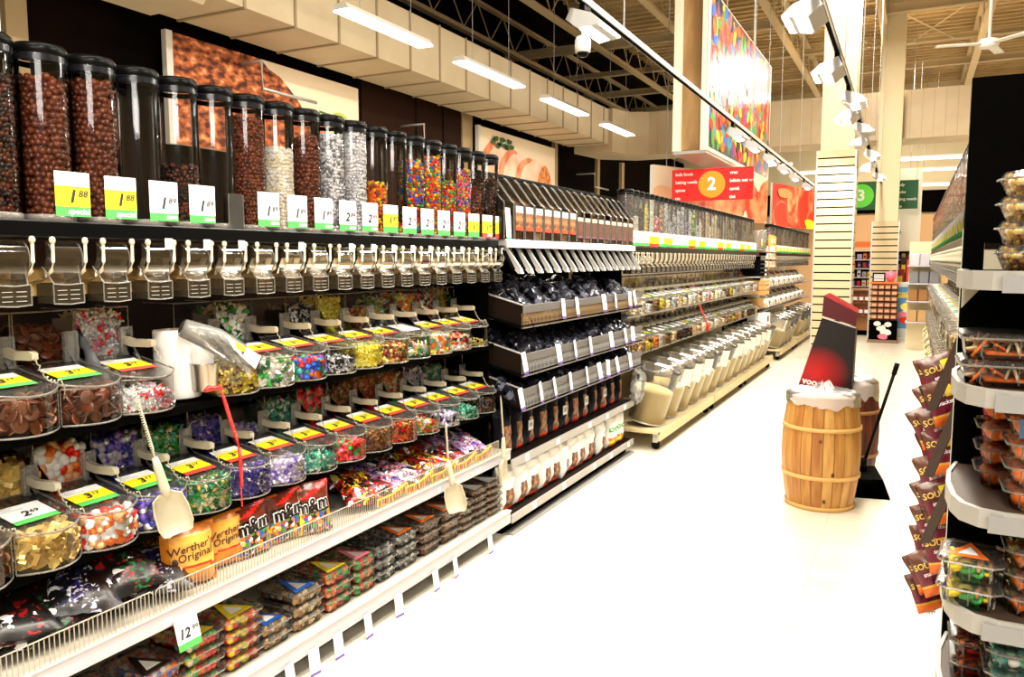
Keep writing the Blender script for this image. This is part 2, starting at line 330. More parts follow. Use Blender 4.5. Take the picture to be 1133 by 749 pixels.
def tubefill(R, h, kind, seed, low=False, scale=1., arc=(-200, 95)):
    rng = np.random.default_rng(seed); p, s, cols = Q[kind]
    if low: p = {'ball': 'ball_low'}.get(p, p)
    s = s * scale; n = max(8, int(2 * PI * R / (s * 1.75))); rows = max(1, int(h / (s * 1.65))); P = []
    for r in range(rows):
        for k in range(n):
            a = 360 / n * (k + .5 * (r % 2) + rng.uniform(-.25, .25))
            a = (a + 200) % 360 - 200
            if not arc[0] <= a <= arc[1]: continue
            rr = R - s * rng.uniform(.9, 1.35); P.append((rr * math.cos(R_(a)), rr * math.sin(R_(a)), s + (r + rng.uniform(-.3, .3)) * s * 1.65))
    for _ in range(int((R / s) ** 2 * .8)):
        a = rng.uniform(0, 2 * PI); q = (R - s) * rng.uniform(0, 1) ** .5; P.append((q * math.cos(a), q * math.sin(a), h + rng.uniform(-s, s * .5)))
    m = 12; rc = R - 1.6 * s; V = [(rc * math.cos(2 * PI * k / m), rc * math.sin(2 * PI * k / m), z) for z in (.002, max(.004, h - s)) for k in range(m)]
    F = [tuple(range(m))[::-1], tuple(range(m, 2 * m))] + [(k, (k + 1) % m, (k + 1) % m + m, k + m) for k in range(m)]
    return pieces(p, np.array(P), s, len(cols), rng, core=(V, F), mats=[K[c] for c in cols] + [AV(kind)])

# candy bin geometry: x=0 front of the bulging tray, z=0 underside
BW = .182; TH = .103; RX = -.25; BD = .40
def barc(y, w=BW): return -.055 * (2 * y / w) ** 2
def binfill(kind, seed, hr, ht, rh=.3, w=BW, low=False, scale=1.):
    rng = np.random.default_rng(seed); p, s, cols = Q[kind]; s = s * scale; P = []
    if low: p = {'ball': 'ball_low'}.get(p, p)
    d = s * 1.25; hw = w / 2 - s * .9
    def lay(n1, n2, f):
        for i in range(n1):
            for j in range(n2): P.append(f((i + rng.uniform(.1, .9)) / n1, (j + rng.uniform(.1, .9)) / n2))
    if hr > .02:
        for dx in (0, .9 * s): lay(max(2, int(2 * hw / d)), max(1, int((hr - TH * .6) / d)), lambda u, v: (RX - .006 - s * .7 - dx + rng.uniform(-.2, .2) * s, -hw + 2 * hw * u, TH * .6 + (hr - TH * .6) * v))
        lay(int(2 * hw / d), 4, lambda u, v: (RX - s - v * .1, -hw + 2 * hw * u, hr + rng.uniform(-.6, .6) * s))
    if ht > .01:
        for dx in (0, .9 * s): lay(max(2, int(2 * hw / d)), max(1, int(ht / d)), lambda u, v: (barc(-hw + 2 * hw * u, w) - .004 - s * .8 - dx, -hw + 2 * hw * u, s * .8 + max(0, ht - s) * v))
        lay(max(2, int(2 * hw / d)), int(.2 / d), lambda u, v: (barc(-hw + 2 * hw * u, w) - s - v * .2, -hw + 2 * hw * u, ht + max(.0, min(.10, TH + .018 - ht)) * v * v + rng.uniform(-.5, .3) * s))
        lay(int(.2 / d), max(1, int(ht / d)), lambda u, v: (-.045 - s - .18 * u, -hw, s + ht * v))
    core = []
    c = [(-.045 - 2 * s, max(.003, ht - s)), (RX, max(.003, ht - s)), (RX - 2 * s, max(.004, hr - s)), (-BD + .02, max(.004, hr - s)), (-BD + .02, .002), (-.045 - 2 * s, .002)]
    hc = hw - s * .3; n = len(c); V = [(x, -hc, z) for x, z in c] + [(x, hc, z) for x, z in c]
    F = [tuple(range(n)), tuple(range(2 * n - 1, n - 1, -1))] + [(k, k + n, (k + 1) % n + n, (k + 1) % n) for k in range(n)]
    return pieces(p, np.array(P), s, len(cols), rng, smooth=p not in ('cube',), core=(V, F), mats=[K[c_] for c_ in cols] + [AV(kind)])
def boxfill(kind, seed, lx, ly, h, scale=1., low=False):   # heap in a box, origin at bottom centre
    rng = np.random.default_rng(seed); p, s, cols = Q[kind]; s = s * scale; P = []; d = s * 1.4
    X = np.arange(-lx / 2 + s, lx / 2 - s + 1e-6, d); Y = np.arange(-ly / 2 + s, ly / 2 - s + 1e-6, d); Z = np.arange(s, h, d)
    for x in X:
        for y in Y: P.append((x, y, h - s * .7))
    for z in Z:
        for x in X: P += [(x, -ly / 2 + s, z), (x, ly / 2 - s, z)]
        for y in Y: P += [(-lx / 2 + s, y, z), (lx / 2 - s, y, z)]
    P = np.array(P) + rng.uniform(-.3, .3, (len(P), 3)) * s
    a, b, c = lx / 2 - 1.6 * s, ly / 2 - 1.6 * s, max(.004, h - 1.4 * s)
    V = [(x, y, z) for z in (.002, c) for y in (-b, b) for x in (-a, a)]
    return pieces(p, P, s, len(cols), rng, core=(V, [(0, 2, 3, 1), (4, 5, 7, 6), (0, 1, 5, 4), (2, 6, 7, 3), (0, 4, 6, 2), (1, 3, 7, 5)]), mats=[K[c_] for c_ in cols] + [AV(kind)])

# ------------------------------------------------------------------ price tags
TAGS = {}
def tagmesh(wd, ht, kind, big='', small='', o=(0, 0, 0), xd=(0, 1, 0), yd=(0, 0, 1), word=''):
    key = (wd, ht, kind, big, small, o, xd, yd, word)
    if key in TAGS: return TAGS[key]
    mb = MB(); o, xd, yd = Vector(o), Vector(xd).normalized(), Vector(yd).normalized(); n = xd.cross(yd).normalized()
    def bar(v0, v1, mat): mb.obox(o + yd * ((v0 + v1) / 2 * ht), xd * (wd / 2), yd * ((v1 - v0) / 2 * ht), n * .0006, mat)
    def line(v, l, hh=.018, u0=-.44, mat=INK): mb.flat([(wd * u0, ht * (v - hh)), (wd * (u0 + l), ht * (v - hh)), (wd * (u0 + l), ht * (v + hh)), (wd * u0, ht * (v + hh))], o, xd, yd, mat, .0012)
    GL = M('print_grey', (.35, .34, .34), .8)
    if kind == 'yg': bar(0, .22, GRN); bar(.22, .68, YEL); bar(.68, 1, PAPER)
    elif kind == 'wg': bar(0, .20, GRN); bar(.20, 1, PAPER)
    elif kind == 'yr': bar(0, .20, REDT); bar(.20, .72, YEL); bar(.72, 1, PAPER)
    elif kind == 'wp': bar(0, .14, PUR); bar(.14, 1, PAPER)
    elif kind == 'w': bar(0, 1, PAPER)
    if kind != 'w':
        for v, l in ((.93, .35), (.85, .28), (.77, .5)): line(v, l, .010, mat=GL)
    if big:
        u0 = -.16 if len(big) < 2 else -.42; fs = ht * .40
        mb.text(big, fs, o + yd * (ht * .44) + xd * (wd * u0), xd, yd, INK, 'LEFT', .22, .0016, .035)
        if small: mb.text(small, fs * .55, o + yd * (ht * .51) + xd * (wd * u0 + fs * .60 * len(big)), xd, yd, INK, 'LEFT', .2, .0016, .02)
    if word: mb.text(word, ht * .19, o + yd * (ht * .11) + xd * (wd * .47), xd, yd, PAPER, 'RIGHT', .1, .0014, .015)
    TAGS[key] = mb.mesh('price_tag'); return TAGS[key]

# ------------------------------------------------------------------ shared fitting meshes
TR = .0655; THT = .44
def m_tube():
    mb = MB(); mb.lathe([(TR, 0), (TR, THT)], TUBE, 28, caps=False); return mb.mesh('tube')
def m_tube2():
    mb = MB(); mb.lathe([(TR, 0), (TR, THT)], clear('tube_painted_glare', (.95, .94, .92), 1.42, .08, .07, (.85, .82, .78)), 20, caps=False); return mb.mesh('tube')  # white haze in the plastic paints bright reflections on far and right tubes
def m_tubelid():
    mb = MB(); mb.lathe([(.02, THT + .016), (.060, THT + .016), (.0665, THT + .010), (.0685, THT + .004), (.0685, THT - .008), (.066, THT - .012)], BLACK, 28)
    mb.lathe([(.0672, THT - .03), (.0672, THT - .014)], M('smoke_band', (.006, .006, .008), .2, spec=.25), 28, caps=False); return mb.mesh('lid')
def m_base():
    mb = MB(); mb.lathe([(.068, -.006), (.070, 0), (.070, .012), (.0665, .014)], RIM, 24, caps=False); return mb.mesh('base_ring')
def m_chute():
    mb = MB()
    a = [(-.055, -.055), (.06, -.055), (.06, -.10), (.035, -.155), (-.03, -.17), (-.055, -.13)]
    for y in (-.05, .05): mb.add([(x, y, z) for x, z in a], [tuple(range(6))], CHUTE)
    for i in (1, 2, 3): p, q = a[i], a[(i + 1) % 6]; mb.quad((p[0], -.05, p[1]), (p[0], .05, p[1]), (q[0], .05, q[1]), (q[0], -.05, q[1]), CHUTE)
    # flared throat down to the spout
    mb.quad((.04, -.05, -.13), (.04, .05, -.13), (.068, .036, -.172), (.068, -.036, -.172), CHUTE)
    for s in (-1, 1):
        mb.quad((.04, s * .05, -.12), (.068, s * .036, -.172), (.0, s * .036, -.172), (-.02, s * .05, -.12), CHUTE)
        mb.tube([(.042, s * .05, -.125), (.07, s * .037, -.172)], .002, RIM, 5)
    return mb.mesh('chute')
def m_gate():
    mb = MB(); n = 8; V = []; F = []
    for i in range(n + 1):
        a = PI * .05 + i / n * PI * .75; x = .045 + .032 * math.sin(a); z = -.105 + .045 * math.cos(a)
        V += [(x, -.042, z), (x, .042, z)]
    for i in range(n): F.append((2 * i, 2 * i + 1, 2 * i + 3, 2 * i + 2))
    mb.add(V, F, clear('gate_plastic', (.5, .42, .32), 1.3, .08, .06, (.3, .22, .12)), True)
    mb.add([(v[0], v[1], v[2]) for v in V if v[1] < 0], [tuple(range(n + 1))], CHUTE)
    mb.tube([v for v in V if v[1] < 0], .0018, RIM, 5); mb.tube([v for v in V if v[1] > 0], .0018, RIM, 5)
    return mb.mesh('gate')
def m_spout():
    mb = MB(); mb.box(.0, .072, -.042, .042, -.222, -.170, clear('spout_plastic', (.45, .38, .28), 1.4, .1, .10, (.3, .24, .15)))
    for z in (-.17, -.222): mb.tube([(.073, -.043, z), (.076, 0, z - .003), (.073, .043, z)], .0018, RIM, 5)
    for y in (-.043, .043): mb.tube([(.073, y, -.17), (.073, y, -.222)], .0018, RIM, 5)
    for y in (-.019, .017):
        for k in range(3): mb.box(.0725, .0745, y - .013, y + .013, -.188 - k * .012, -.1865 - k * .012, M('slot_grey', (.42, .40, .36), .5))
    return mb.mesh('spout')
def m_handle():
    mb = MB(); mb.tube([(.058, 0, -.145), (.074, 0, -.135), (.082, 0, -.11), (.083, 0, -.085), (.083, 0, -.06)], [.004, .005, .0045, .0042, .0045], CREAMP, 8)
    mb.lathe([(.0005, -.010), (.006, -.008), (.0085, 0), (.006, .008), (.0005, .010)], CREAMP, 10, (.083, 0, -.055)); return mb.mesh('handle')
def m_sticker(): return MB().box(.086, .0868, .012, .040, -.075, -.042, WHITE).mesh('sticker')
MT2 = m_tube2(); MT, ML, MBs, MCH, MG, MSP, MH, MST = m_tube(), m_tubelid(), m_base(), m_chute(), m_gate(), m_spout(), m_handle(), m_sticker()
def dispenser(x, y, z, rz, label, group, tag=None, fill=None, flabel=None, fgroup=None, sticker=False, detail=2, face=(0, 1, 0)):
    t = E('gravity_dispenser', (x, y, z), rz, label, 'candy dispenser', group)
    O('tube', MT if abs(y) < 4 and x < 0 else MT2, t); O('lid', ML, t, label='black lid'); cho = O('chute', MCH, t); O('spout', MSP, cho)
    if detail > 1: O('base_ring', MBs, t); O('gate', MG, cho)
    for s in (-.046, .046) if detail > 1 else (.046,): O('handle', MH, t, (0, s, 0), label='cream lever handle')
    if tag: O('price_tag', tag, t, label='paper price tag')
    if sticker: O('sticker', MST, t, label='white sticker')
    if fill: O('candy_fill', fill, None, (x, y, z), (0, 0, rz), flabel, 'candy', fgroup, 'stuff')
    return t

def m_binbody(rh):
    mb = MB(); w = BW; hw = w / 2; n = 8; ys = [-hw + w * i / n for i in range(n + 1)]
    zr = TH + .048
    fr = [(barc(y), y) for y in ys]
    for i in range(n): mb.quad((*fr[i], 0), (*fr[i + 1], 0), (*fr[i + 1], TH), (*fr[i], TH), BINC)
    side = [(-BD, 0), (barc(hw), 0), (barc(hw), TH), (RX, zr), (RX, rh), (-BD, rh)]
    for y in (-hw, hw): mb.add([(x, y, z) for x, z in side], [tuple(range(6))], BINC)
    mb.quad((RX, -hw, zr), (RX, hw, zr), (RX, hw, rh), (RX, -hw, rh), BINC)
    mb.add([(x, y, .001) for x, y in fr] + [(-BD, hw, .001), (-BD, -hw, .001)], [tuple(range(n + 3))], BINC)
    mb.tube([(x, y, .002) for x, y in fr], .0028, RIM, 5); mb.tube([(x, y, TH) for x, y in fr], .0022, RIM, 5)
    for y in (-hw, hw): mb.tube([(barc(hw), y, .002), (barc(hw), y, TH)], .0016, RIM, 5); mb.tube([(RX, y, zr), (RX, y, rh), (-BD, y, rh)], .0022, RIM, 5)
    mb.tube([(RX, -hw, rh), (RX, hw, rh)], .0025, RIM, 5)
    return mb.mesh('bin_body')
def m_binlid():
    mb = MB(); w = BW + .004; hw = w / 2; n = 8; ys = [-hw + w * i / n for i in range(n + 1)]; sl = .048 / -RX
    zf = lambda x: TH + .004 - x * sl
    fr = [(barc(y, w) + .004, y) for y in ys]
    top = [(x, y, zf(x)) for x, y in fr] + [(RX + .002, hw, zf(RX)), (RX + .002, -hw, zf(RX))]
    mb.add(top, [tuple(range(len(top)))], SOFT)
    mb.tube(top, .0026, RIM, 5, True)
    return mb.mesh('bin_lid')
sl = .048 / -RX; LN = Vector((-1, 0, sl)).normalized()
def lidtag(kind, big='', small='', u=0):
    return tagmesh(.122, .110, kind, big, small, (-.070, u - .012, TH + .011 + .070 * sl), (0, 1, 0), tuple(LN))
def m_holder():
    mb = MB(); x = RX + .006
    for a, b, c, d in ((-.022, .022, .0, .008), (-.022, .022, .082, .09), (-.022, -.015, .0, .09), (.015, .022, .0, .09)): mb.box(x, x + .012, a, b, c, d, HAZY)
    mb.box(x, x + .004, -.015, .015, .008, .082, HAZY); return mb.mesh('scoop_holder')
def m_stick():
    mb = MB(); mb.prism([(RX + .008, .035), (RX + .05, .028), (RX + .13, .030), (RX + .14, .034), (RX + .14, .050), (RX + .13, .054), (RX + .05, .052), (RX + .008, .060)], -.009, .009, CREAMP); return mb.mesh('handle')
def coil(p0, p1, turns, r, thick, mat, sag=.03):
    p0, p1 = Vector(p0), Vector(p1); n = turns * 6; pts = []
    for i in range(n + 1):
        t = i / n; c = p0.lerp(p1, t); c.z -= sag * 4 * t * (1 - t); a = 2 * PI * turns * t; rr = r * min(1, 8 * t, 8 * (1 - t))
        pts.append(c + Vector((rr * math.cos(a), rr * math.sin(a), 0)) if abs((p1 - p0).z) > (p1 - p0).xy.length else c + Vector((0, rr * math.cos(a), rr * math.sin(a))))
    return MB().tube(pts, thick, mat, 4)
MHO, MSK, MBL = m_holder(), m_stick(), m_binlid()
MCORD = coil((RX + .14, 0, .04), (RX + .19, .035, -.02), 7, .004, .0016, CREAMP, .03).tube([(RX + .19, .035, -.02), (RX + .2, .04, -.05), (RX + .2, .035, -.075)], .0015, CREAMP, 4).mesh('cord')
BODY = {r: m_binbody(r) for r in (.305, .295)}
def candybin(x, y, z, rz, rh, label, group, tag=None, fill=None, flabel=None, fgroup=None, scoop=None, sgroup=None, hy=.07):
    t = E('candy_bin', (x, y, z), rz, label, 'candy bin', group)
    O('bin_body', BODY[rh], t); O('bin_lid', MBL, t)
    if tag: O('price_tag', tag, t, label='paper price tag')
    O('scoop_holder', MHO, t, (0, hy, rh * .5), label='white scoop holder')
    if fill: O('candy_fill', fill, None, (x, y, z), (0, 0, rz), flabel, 'candy', fgroup, 'stuff')
    if scoop:
        c = math.cos(rz); s = math.sin(rz)
        q = E('candy_scoop', (x - s * hy, y + c * hy, z + rh * .5), rz, scoop, 'scoop', sgroup)
        O('scoop_handle', MSK, q); O('cord', MCORD, q, label='thin coiled cord')
    return t

# bags: a pillow shaped pouch, width along y, height along z, front +x, origin bottom centre
def pillow(wd, ht, dp, colour, seed=0, nx=14, nz=18, wr=.006, extra=None, crimp=.0):
    rnd = random.Random(seed); ox = rnd.uniform(0, 50); mb = MB()
    def dep(u, v):
        a = max(0, 1 - abs(2 * u - 1) ** 2.6); b = max(0, 1 - abs(2 * v - 1) ** 4)
        if v > .9: b *= .45
        return dp / 2 * (a ** .6) * (b ** .5)
    def P(u, v, s):
        y = (u - .5) * wd * (1 - .05 * math.sin(v * PI)); z = v * ht
        k = noise.noise(Vector((u * 4 + ox, v * 5, s * 3 + seed)))
        k2 = noise.noise(Vector((u * 11 + ox, v * 9, s * 7 + seed)))
        return Vector((s * dep(u, v) + (k * wr + k2 * wr * .6) * (1 if v < .98 else .5), y + k * wr * .6, z + (k * wr * .5 if v > .95 else 0)))
    for s in (1, -1):
        V = [P(i / nx, j / nz, s) for j in range(nz + 1) for i in range(nx + 1)]
        for j in range(nz):
            for i in range(nx):
                q = [j * (nx + 1) + i, j * (nx + 1) + i + 1, (j + 1) * (nx + 1) + i + 1, (j + 1) * (nx + 1) + i]
                if s < 0: q = q[::-1]
                mb.F.append([len(mb.V) + k for k in q]); mb.m.append(mb.mi(colour((i + .5) / nx, (j + .5) / nz, s))); mb.sm.append(True)
        mb.V += [tuple(v) for v in V]
    def warp(p):
        u = min(1, max(0, p[1] / wd + .5)); v = min(1, max(0, p[2] / ht)); q = P(u, v, 1)
        return Vector((q.x + .0025 + p[0], p[1], p[2]))
    if extra: extra(mb, warp)
    return mb

# ==================================================================== THE BUILDING
FLOORM = noisy('floor_vinyl', (.74, .68, .55), (.82, .77, .63), 3, .28, detail=5, lo=.35, hi=.7)
mb = MB(); mb.box(-9, 7, -4, 27, -.06, 0, FLOORM)
S('floor', mb)
# thin tile joints
JM = M('tile_joint', (.62, .57, .46), .6)
mb = MB()
for k in range(5): x = -1.6 + k * .6; mb.box(x, x + .003, -1, 26, .0004, .0012, JM)
for k in range(45): y = .4 + k * .6; mb.box(-1.9, 1.4, y, y + .003, .0004, .0012, JM)
S('trim_1', mb)
DECK = noisy('roof_deck', (.50, .36, .18), (.58, .43, .23), 2, .8)
mb = MB(); mb.box(-6.6, 9, -4, 30, 6.75, 6.85, DECK).box(-12, -6.6, -4, 30, 6.75, 6.85, noisy('deck_dark', (.004, .003, .002), (.012, .007, .004), 2, .9))
for k in range(110): y = -3.8 + k * .3; mb.box(-6.6, 9, y, y + .05, 6.70, 6.75, DECK)
S('ceiling', mb)
WALLD = noisy('dark_wall', (.0012, .0006, .0004), (.006, .0022, .0012), 1.2, .85, detail=3)
mb = MB(); mb.box(-7.25, -7.1, -4, 27, 0, 4.75, WALLD).box(-9.4, -9.25, -4, 27, 4.7, 6.75, WALLD).box(-9.4, -7.1, -4, 27, 4.7, 4.75, WALLD)
S('wall_left', mb)
mb = MB()
BRP = M('brown_panel', (.022, .008, .004), .7, spec=.05); TANP = M('tan_panel', (.42, .30, .15), .7)
for y0, y1, m in ((4.33, 4.52, TANP), (9.25, 12.0, BRP), (12.05, 12.4, TANP), (16.0, 16.15, TANP), (18.6, 18.75, TANP), (20.4, 20.6, TANP)): mb.box(-7.1, -7.02, y0, y1, 0, 4.1, m)
for y in (10.6, 11.4): mb.box(-7.02, -7.0, y, y + .03, 0, 4.1, DARK)
S('trim_2', mb)
mb = MB(); mb.box(-9, 7, 27, 27.1, 0, 6.75, CREAM); mb.box(-9, 7, 26.93, 27, 0, 2.9, M('back_tan', (.55, .33, .16), .8)); mb.box(-9, 7, 26.9, 26.95, 2.95, 3.6, MATT)
S('wall_back', mb)
mb = MB(); mb.box(6.9, 7, -4, 27, 0, 6.75, CREAM); S('wall_right', mb)

# roof trusses along the aisle and cross beams
TRM = M('truss_cream', (.62, .50, .31), .6)
def truss():
    c = MB(); c.box(-.07, .07, -4, 26.8, 5.95, 6.0, TRM); c.box(-.012, .012, -4, 26.8, 6.0, 6.06, TRM)
    t = MB(); t.box(-.06, .06, -4, 26.8, 6.62, 6.68, TRM)
    wbs = MB(); y = -3.8; k = 0
    while y < 26: wbs.tube([(0, y, 6.03 if k % 2 == 0 else 6.64), (0, y + .55, 6.64 if k % 2 == 0 else 6.03)], .013, TRM, 5); y += .55; k += 1
    return c.mesh('bottom_chord'), t.mesh('top_chord'), wbs.mesh('web')
tc_, tt_, tw_ = truss()
for i, x in enumerate((-8.0, -6.15, -4.35, -2.53, -.72, 1.0, 2.8)):
    t = E('roof_truss', (x, 0, 0), 0, 'cream steel roof truss with zigzag web, %s from the left wall' % od(i), 'roof truss', 'roof trusses')
    O('bottom_chord', tc_, t); O('top_chord', tt_, t); O('web', tw_, t)
for i, (y, z, hh) in enumerate(((9.5, 6.35, .10), (12.6, 6.3, .12), (16.7, 6.05, .16), (20.2, 6.3, .1), (21.6, 6.05, .14), (25.6, 6.0, .2))):
    mb = MB(); mb.box(-8.6, 6.8, y - .07, y + .07, z, z + .02, TRM); mb.box(-8.6, 6.8, y - .012, y + .012, z, z + hh, TRM); mb.box(-8.6, 6.8, y - .07, y + .07, z + hh, z + hh + .02, TRM)
    O('roof_beam', mb, label='long cream steel roof beam crossing the aisle, %s from the camera' % od(i), cat='roof beam', group='cross beams')
for i, (a, b) in enumerate((((-.7, 17), (.9, 21)), ((.9, 17.2), (-.6, 21.2)), ((-2.5, 17), (-.8, 21)), ((-4.3, 13), (-2.5, 16.5)), ((-2.5, 13), (-4.2, 16.5)), ((-.8, 17), (-2.4, 21)))):
    O('brace_rod', MB().tube([(a[0], a[1], 6.3 + .06 * i), (b[0], b[1], 6.3 + .06 * i)], .014, TRM, 5), label='thin diagonal roof brace between trusses, %s of six from the camera' % od(i), cat='brace', group='roof braces')

# left air duct, with its corner and the duct crossing the hall
DUCT = noisy('duct_paint', (.62, .49, .32), (.66, .54, .36), 2, .55)
DJ = M('duct_joint', (.36, .27, .16), .6)
t = E('air_duct', (-6.4, 8, 4.0), 0, 'long square cream air duct hung along the left wall', 'air duct')
mb = MB(); mb.box(-.47, .44, -9, 8.4, 0, .73, DUCT); O('duct_run', mb, t)
for k in range(20):
    y = -5.6 + k * .72; mb = MB(); mb.box(-.485, .455, y, y + .035, -.015, 0, DJ); mb.box(.44, .455, y, y + .03, 0, .745, DJ)
    O('duct_seam', mb, t)
t = E('air_duct', (0, 17.46, 3.88), 0, 'wide cream air duct crossing the hall near the back', 'air duct')
mb = MB()
pts = [(-6.85, -.8), (-5.96, -.8), (-5.8, -.2), (-5.4, 0), (6.8, 0), (6.8, 1.0), (-6.0, 1.0), (-6.7, .4)]
mb.zprism(pts, 0, .92, DUCT); O('duct_run', mb, t)
mb = MB()
for k in range(60): x = -5.2 + k * .2; mb.box(x, x + .012, -.004, 0, 0, .92, M('duct_rib_tone', (.52, .40, .25), .6))
O('duct_rib', mb, t, kind='stuff')
# second bright rectangular corner plate near the first camera side (duct elbow)
mb = MB(); mb.prism([(-.47, 0), (-.2, -.14), (.5, -.14), (.62, 0), (.62, .5), (-.47, .73)], -9, -2.55, DUCT)
O('duct_elbow', mb, bpy.data.objects['air_duct'])

# hanging fluorescent lamps beside the duct
GLOWM = M('lamp_glow', (1, .93, .78), .5, 0, 9.)
for i, (y0, y1) in enumerate(((6.5, 8.05), (8.8, 10.5), (11.4, 13.0), (14.0, 15.5))):
    t = E('fluorescent_lamp', (-5.17, (y0 + y1) / 2, 4.0), 0, 'bright linear hanging lamp beside the air duct, %s from the camera' % od(i), 'lamp', 'lamps beside the duct')
    L = (y1 - y0) / 2; bodyo = O('lamp_body', MB().prism([(-.10, .01), (-.06, .07), (.06, .07), (.10, .01)], -L, L, WHITE), t)
    O('diffuser', MB().box(-.095, .095, -L + .01, L - .01, -.006, .009, GLOWM), bodyo, label='glowing diffuser')
    O('hanger', MB().tube([(0, -L * .6, .07), (0, -L * .6, 2.76)], .004, GREY, 4), t); O('hanger', MB().tube([(0, L * .6, .07), (0, L * .6, 2.76)], .004, GREY, 4), t)
    area('lamp_light', (-5.17, (y0 + y1) / 2, 3.98), (0, 0, 0), .18, L * 2, 30)
# far horizontal lamps behind the cross duct
for i, (x, y, z, l) in enumerate(((-3.6, 22, 4.0, 1.3), (-2.0, 20, 3.55, 1.2), (.3, 20, 3.75, 1.9), (.1, 22, 3.7, 1.7), (.1, 24, 3.5, 1.6), (-4.2, 18.6, 3.55, 1.0))):
    t = E('fluorescent_lamp', (x, y, z), 0, 'far linear lamp hung crosswise behind the wide duct, %s of six' % od(i), 'lamp', 'crosswise lamps at the back')
    bodyo = O('lamp_body', MB().prism([(-l / 2, .01), (-l / 2, .06), (l / 2, .06), (l / 2, .01)], -.08, .08, WHITE), t)
    O('diffuser', MB().box(-l / 2, l / 2, -.075, .075, -.006, .009, GLOWM), bodyo, label='glowing diffuser')
    O('hanger', MB().tube([(0, 0, .06), (0, 0, 6.76 - z)], .004, GREY, 4), t)

# track lights
TRW = M('track_white', (.75, .73, .7), .35, .3)
GL2 = M('spot_glow', (1, .96, .86), .5, 0, 12.)
def track(x0, y0, x1, y1, z, label, lamps, side):
    d = Vector((x1 - x0, y1 - y0, 0)); L = d.length; a = math.atan2(-d.x, d.y)
    t = E('light_track', (x0, y0, z), a, label, 'light track', 'light tracks over the aisle')
    O('track_rail', MB().box(-.022, .022, 0, L, 0, .035, TRW).box(-.012, .012, 0, L, -.006, 0, MATT), t)
    for k in range(8):
        y = 1.2 + k * 2.4
        if y < L: O('suspension_rod', MB().tube([(0, y, .03), (0, y, 3.76)], .005, GREY, 5), t)
    for i, (f, sd, on) in enumerate(lamps):
        ln = f / L; px = x0 + d.x * ln; py = y0 + d.y * ln
        q = E('track_lamp', (px, py, z), a, '%s wide flood lamp on the %s light track, %s from the camera' % ('lit' if on else 'unlit grey', side, od(i)), 'track lamp', 'flood lamps on the %s track' % side)
        O('adapter', MB().box(-.016, .016, -.05, .05, -.07, -.006, BLACK), q)
        s = sd
        rfo = O('reflector', MB().prism([(s * -.02, -.06), (s * .10, -.10), (s * .16, -.155), (s * .155, -.165), (s * .02, -.175), (s * -.05, -.12)], -.17, .17, SILV), q)
        o = MB(); o.obox((s * .092, 0, -.168), (s * .06, 0, .012), (0, .155, 0), (0, 0, .002), GL2 if on else GREY)
        O('lamp_face', o, rfo, label='glowing face' if on else 'dark face')
        if on: area('lamp_light', (px + s * .10, py, z - .19), (0, R_(-s * (30 if s > 0 else 52)), 0), .12, .32, 9 if s > 0 else 26, (1, .94, .84))
track(-1.72, 1.5, -1.87, 17, 3.0, 'long silver light track over the left side of the aisle', [(2.9, 1, 1), (7.3, 1, 1), (8.3, 1, 1), (9.6, 1, 1), (10.9, 1, 1), (12.2, 1, 1), (14, 1, 1)], 'left')
track(-.49, -1.5, -.64, 17.5, 3.0, 'long silver light track running past the near pillar', [(.9, -1, 1), (2.3, -1, 1), (3.7, -1, 1), (5.2, -1, 1), (6.25, -1, 1), (7.7, -1, 1), (8.9, 1, 1), (9.7, -1, 1), (10.6, 1, 0), (11.6, -1, 0), (12.8, 1, 1), (14.2, -1, 1), (15.8, 1, 1)], 'right')  # near end and first lamps added out of view to brighten the left shelves

# security camera and fan
t = E('security_camera', (-2.4, 6.0, 3.2), 0, 'white dome security camera hanging near the left light track', 'security camera')
O('housing', MB().lathe([(.02, .09), (.05, .085), (.062, .06), (.062, -.0), (.058, -.03), (.05, -.035)], WHITE, 20), t)
O('dome', MB().lathe([(.048, -.03), (.045, -.05), (.03, -.066), (.001, -.072)], GLOSSB, 20), t, label='dark dome')
O('mount_pipe', MB().tube([(0, 0, .085), (0, 0, .13), (0, 0, 3.56)], [.014, .012, .006], WHITE, 8), t)
t = E('ceiling_fan', (.72, 12, 4.27), .3, 'white three bladed ceiling fan high on the right', 'ceiling fan')
O('motor', MB().lathe([(.03, -.06), (.10, -.05), (.12, 0), (.10, .05), (.03, .07)], WHITE, 20), t)
O('downrod', MB().tube([(0, 0, .06), (0, 0, 2.49)], .02, WHITE, 8), t)
for k in range(3):
    a = k * 2 * PI / 3 + 1.0; c, s = math.cos(a), math.sin(a)
    O('blade', MB().prism([(.1, -.004), (.6, -.008), (.62, 0), (.1, .006)], -.06, .06, WHITE), t, rot=(0, 0, a))

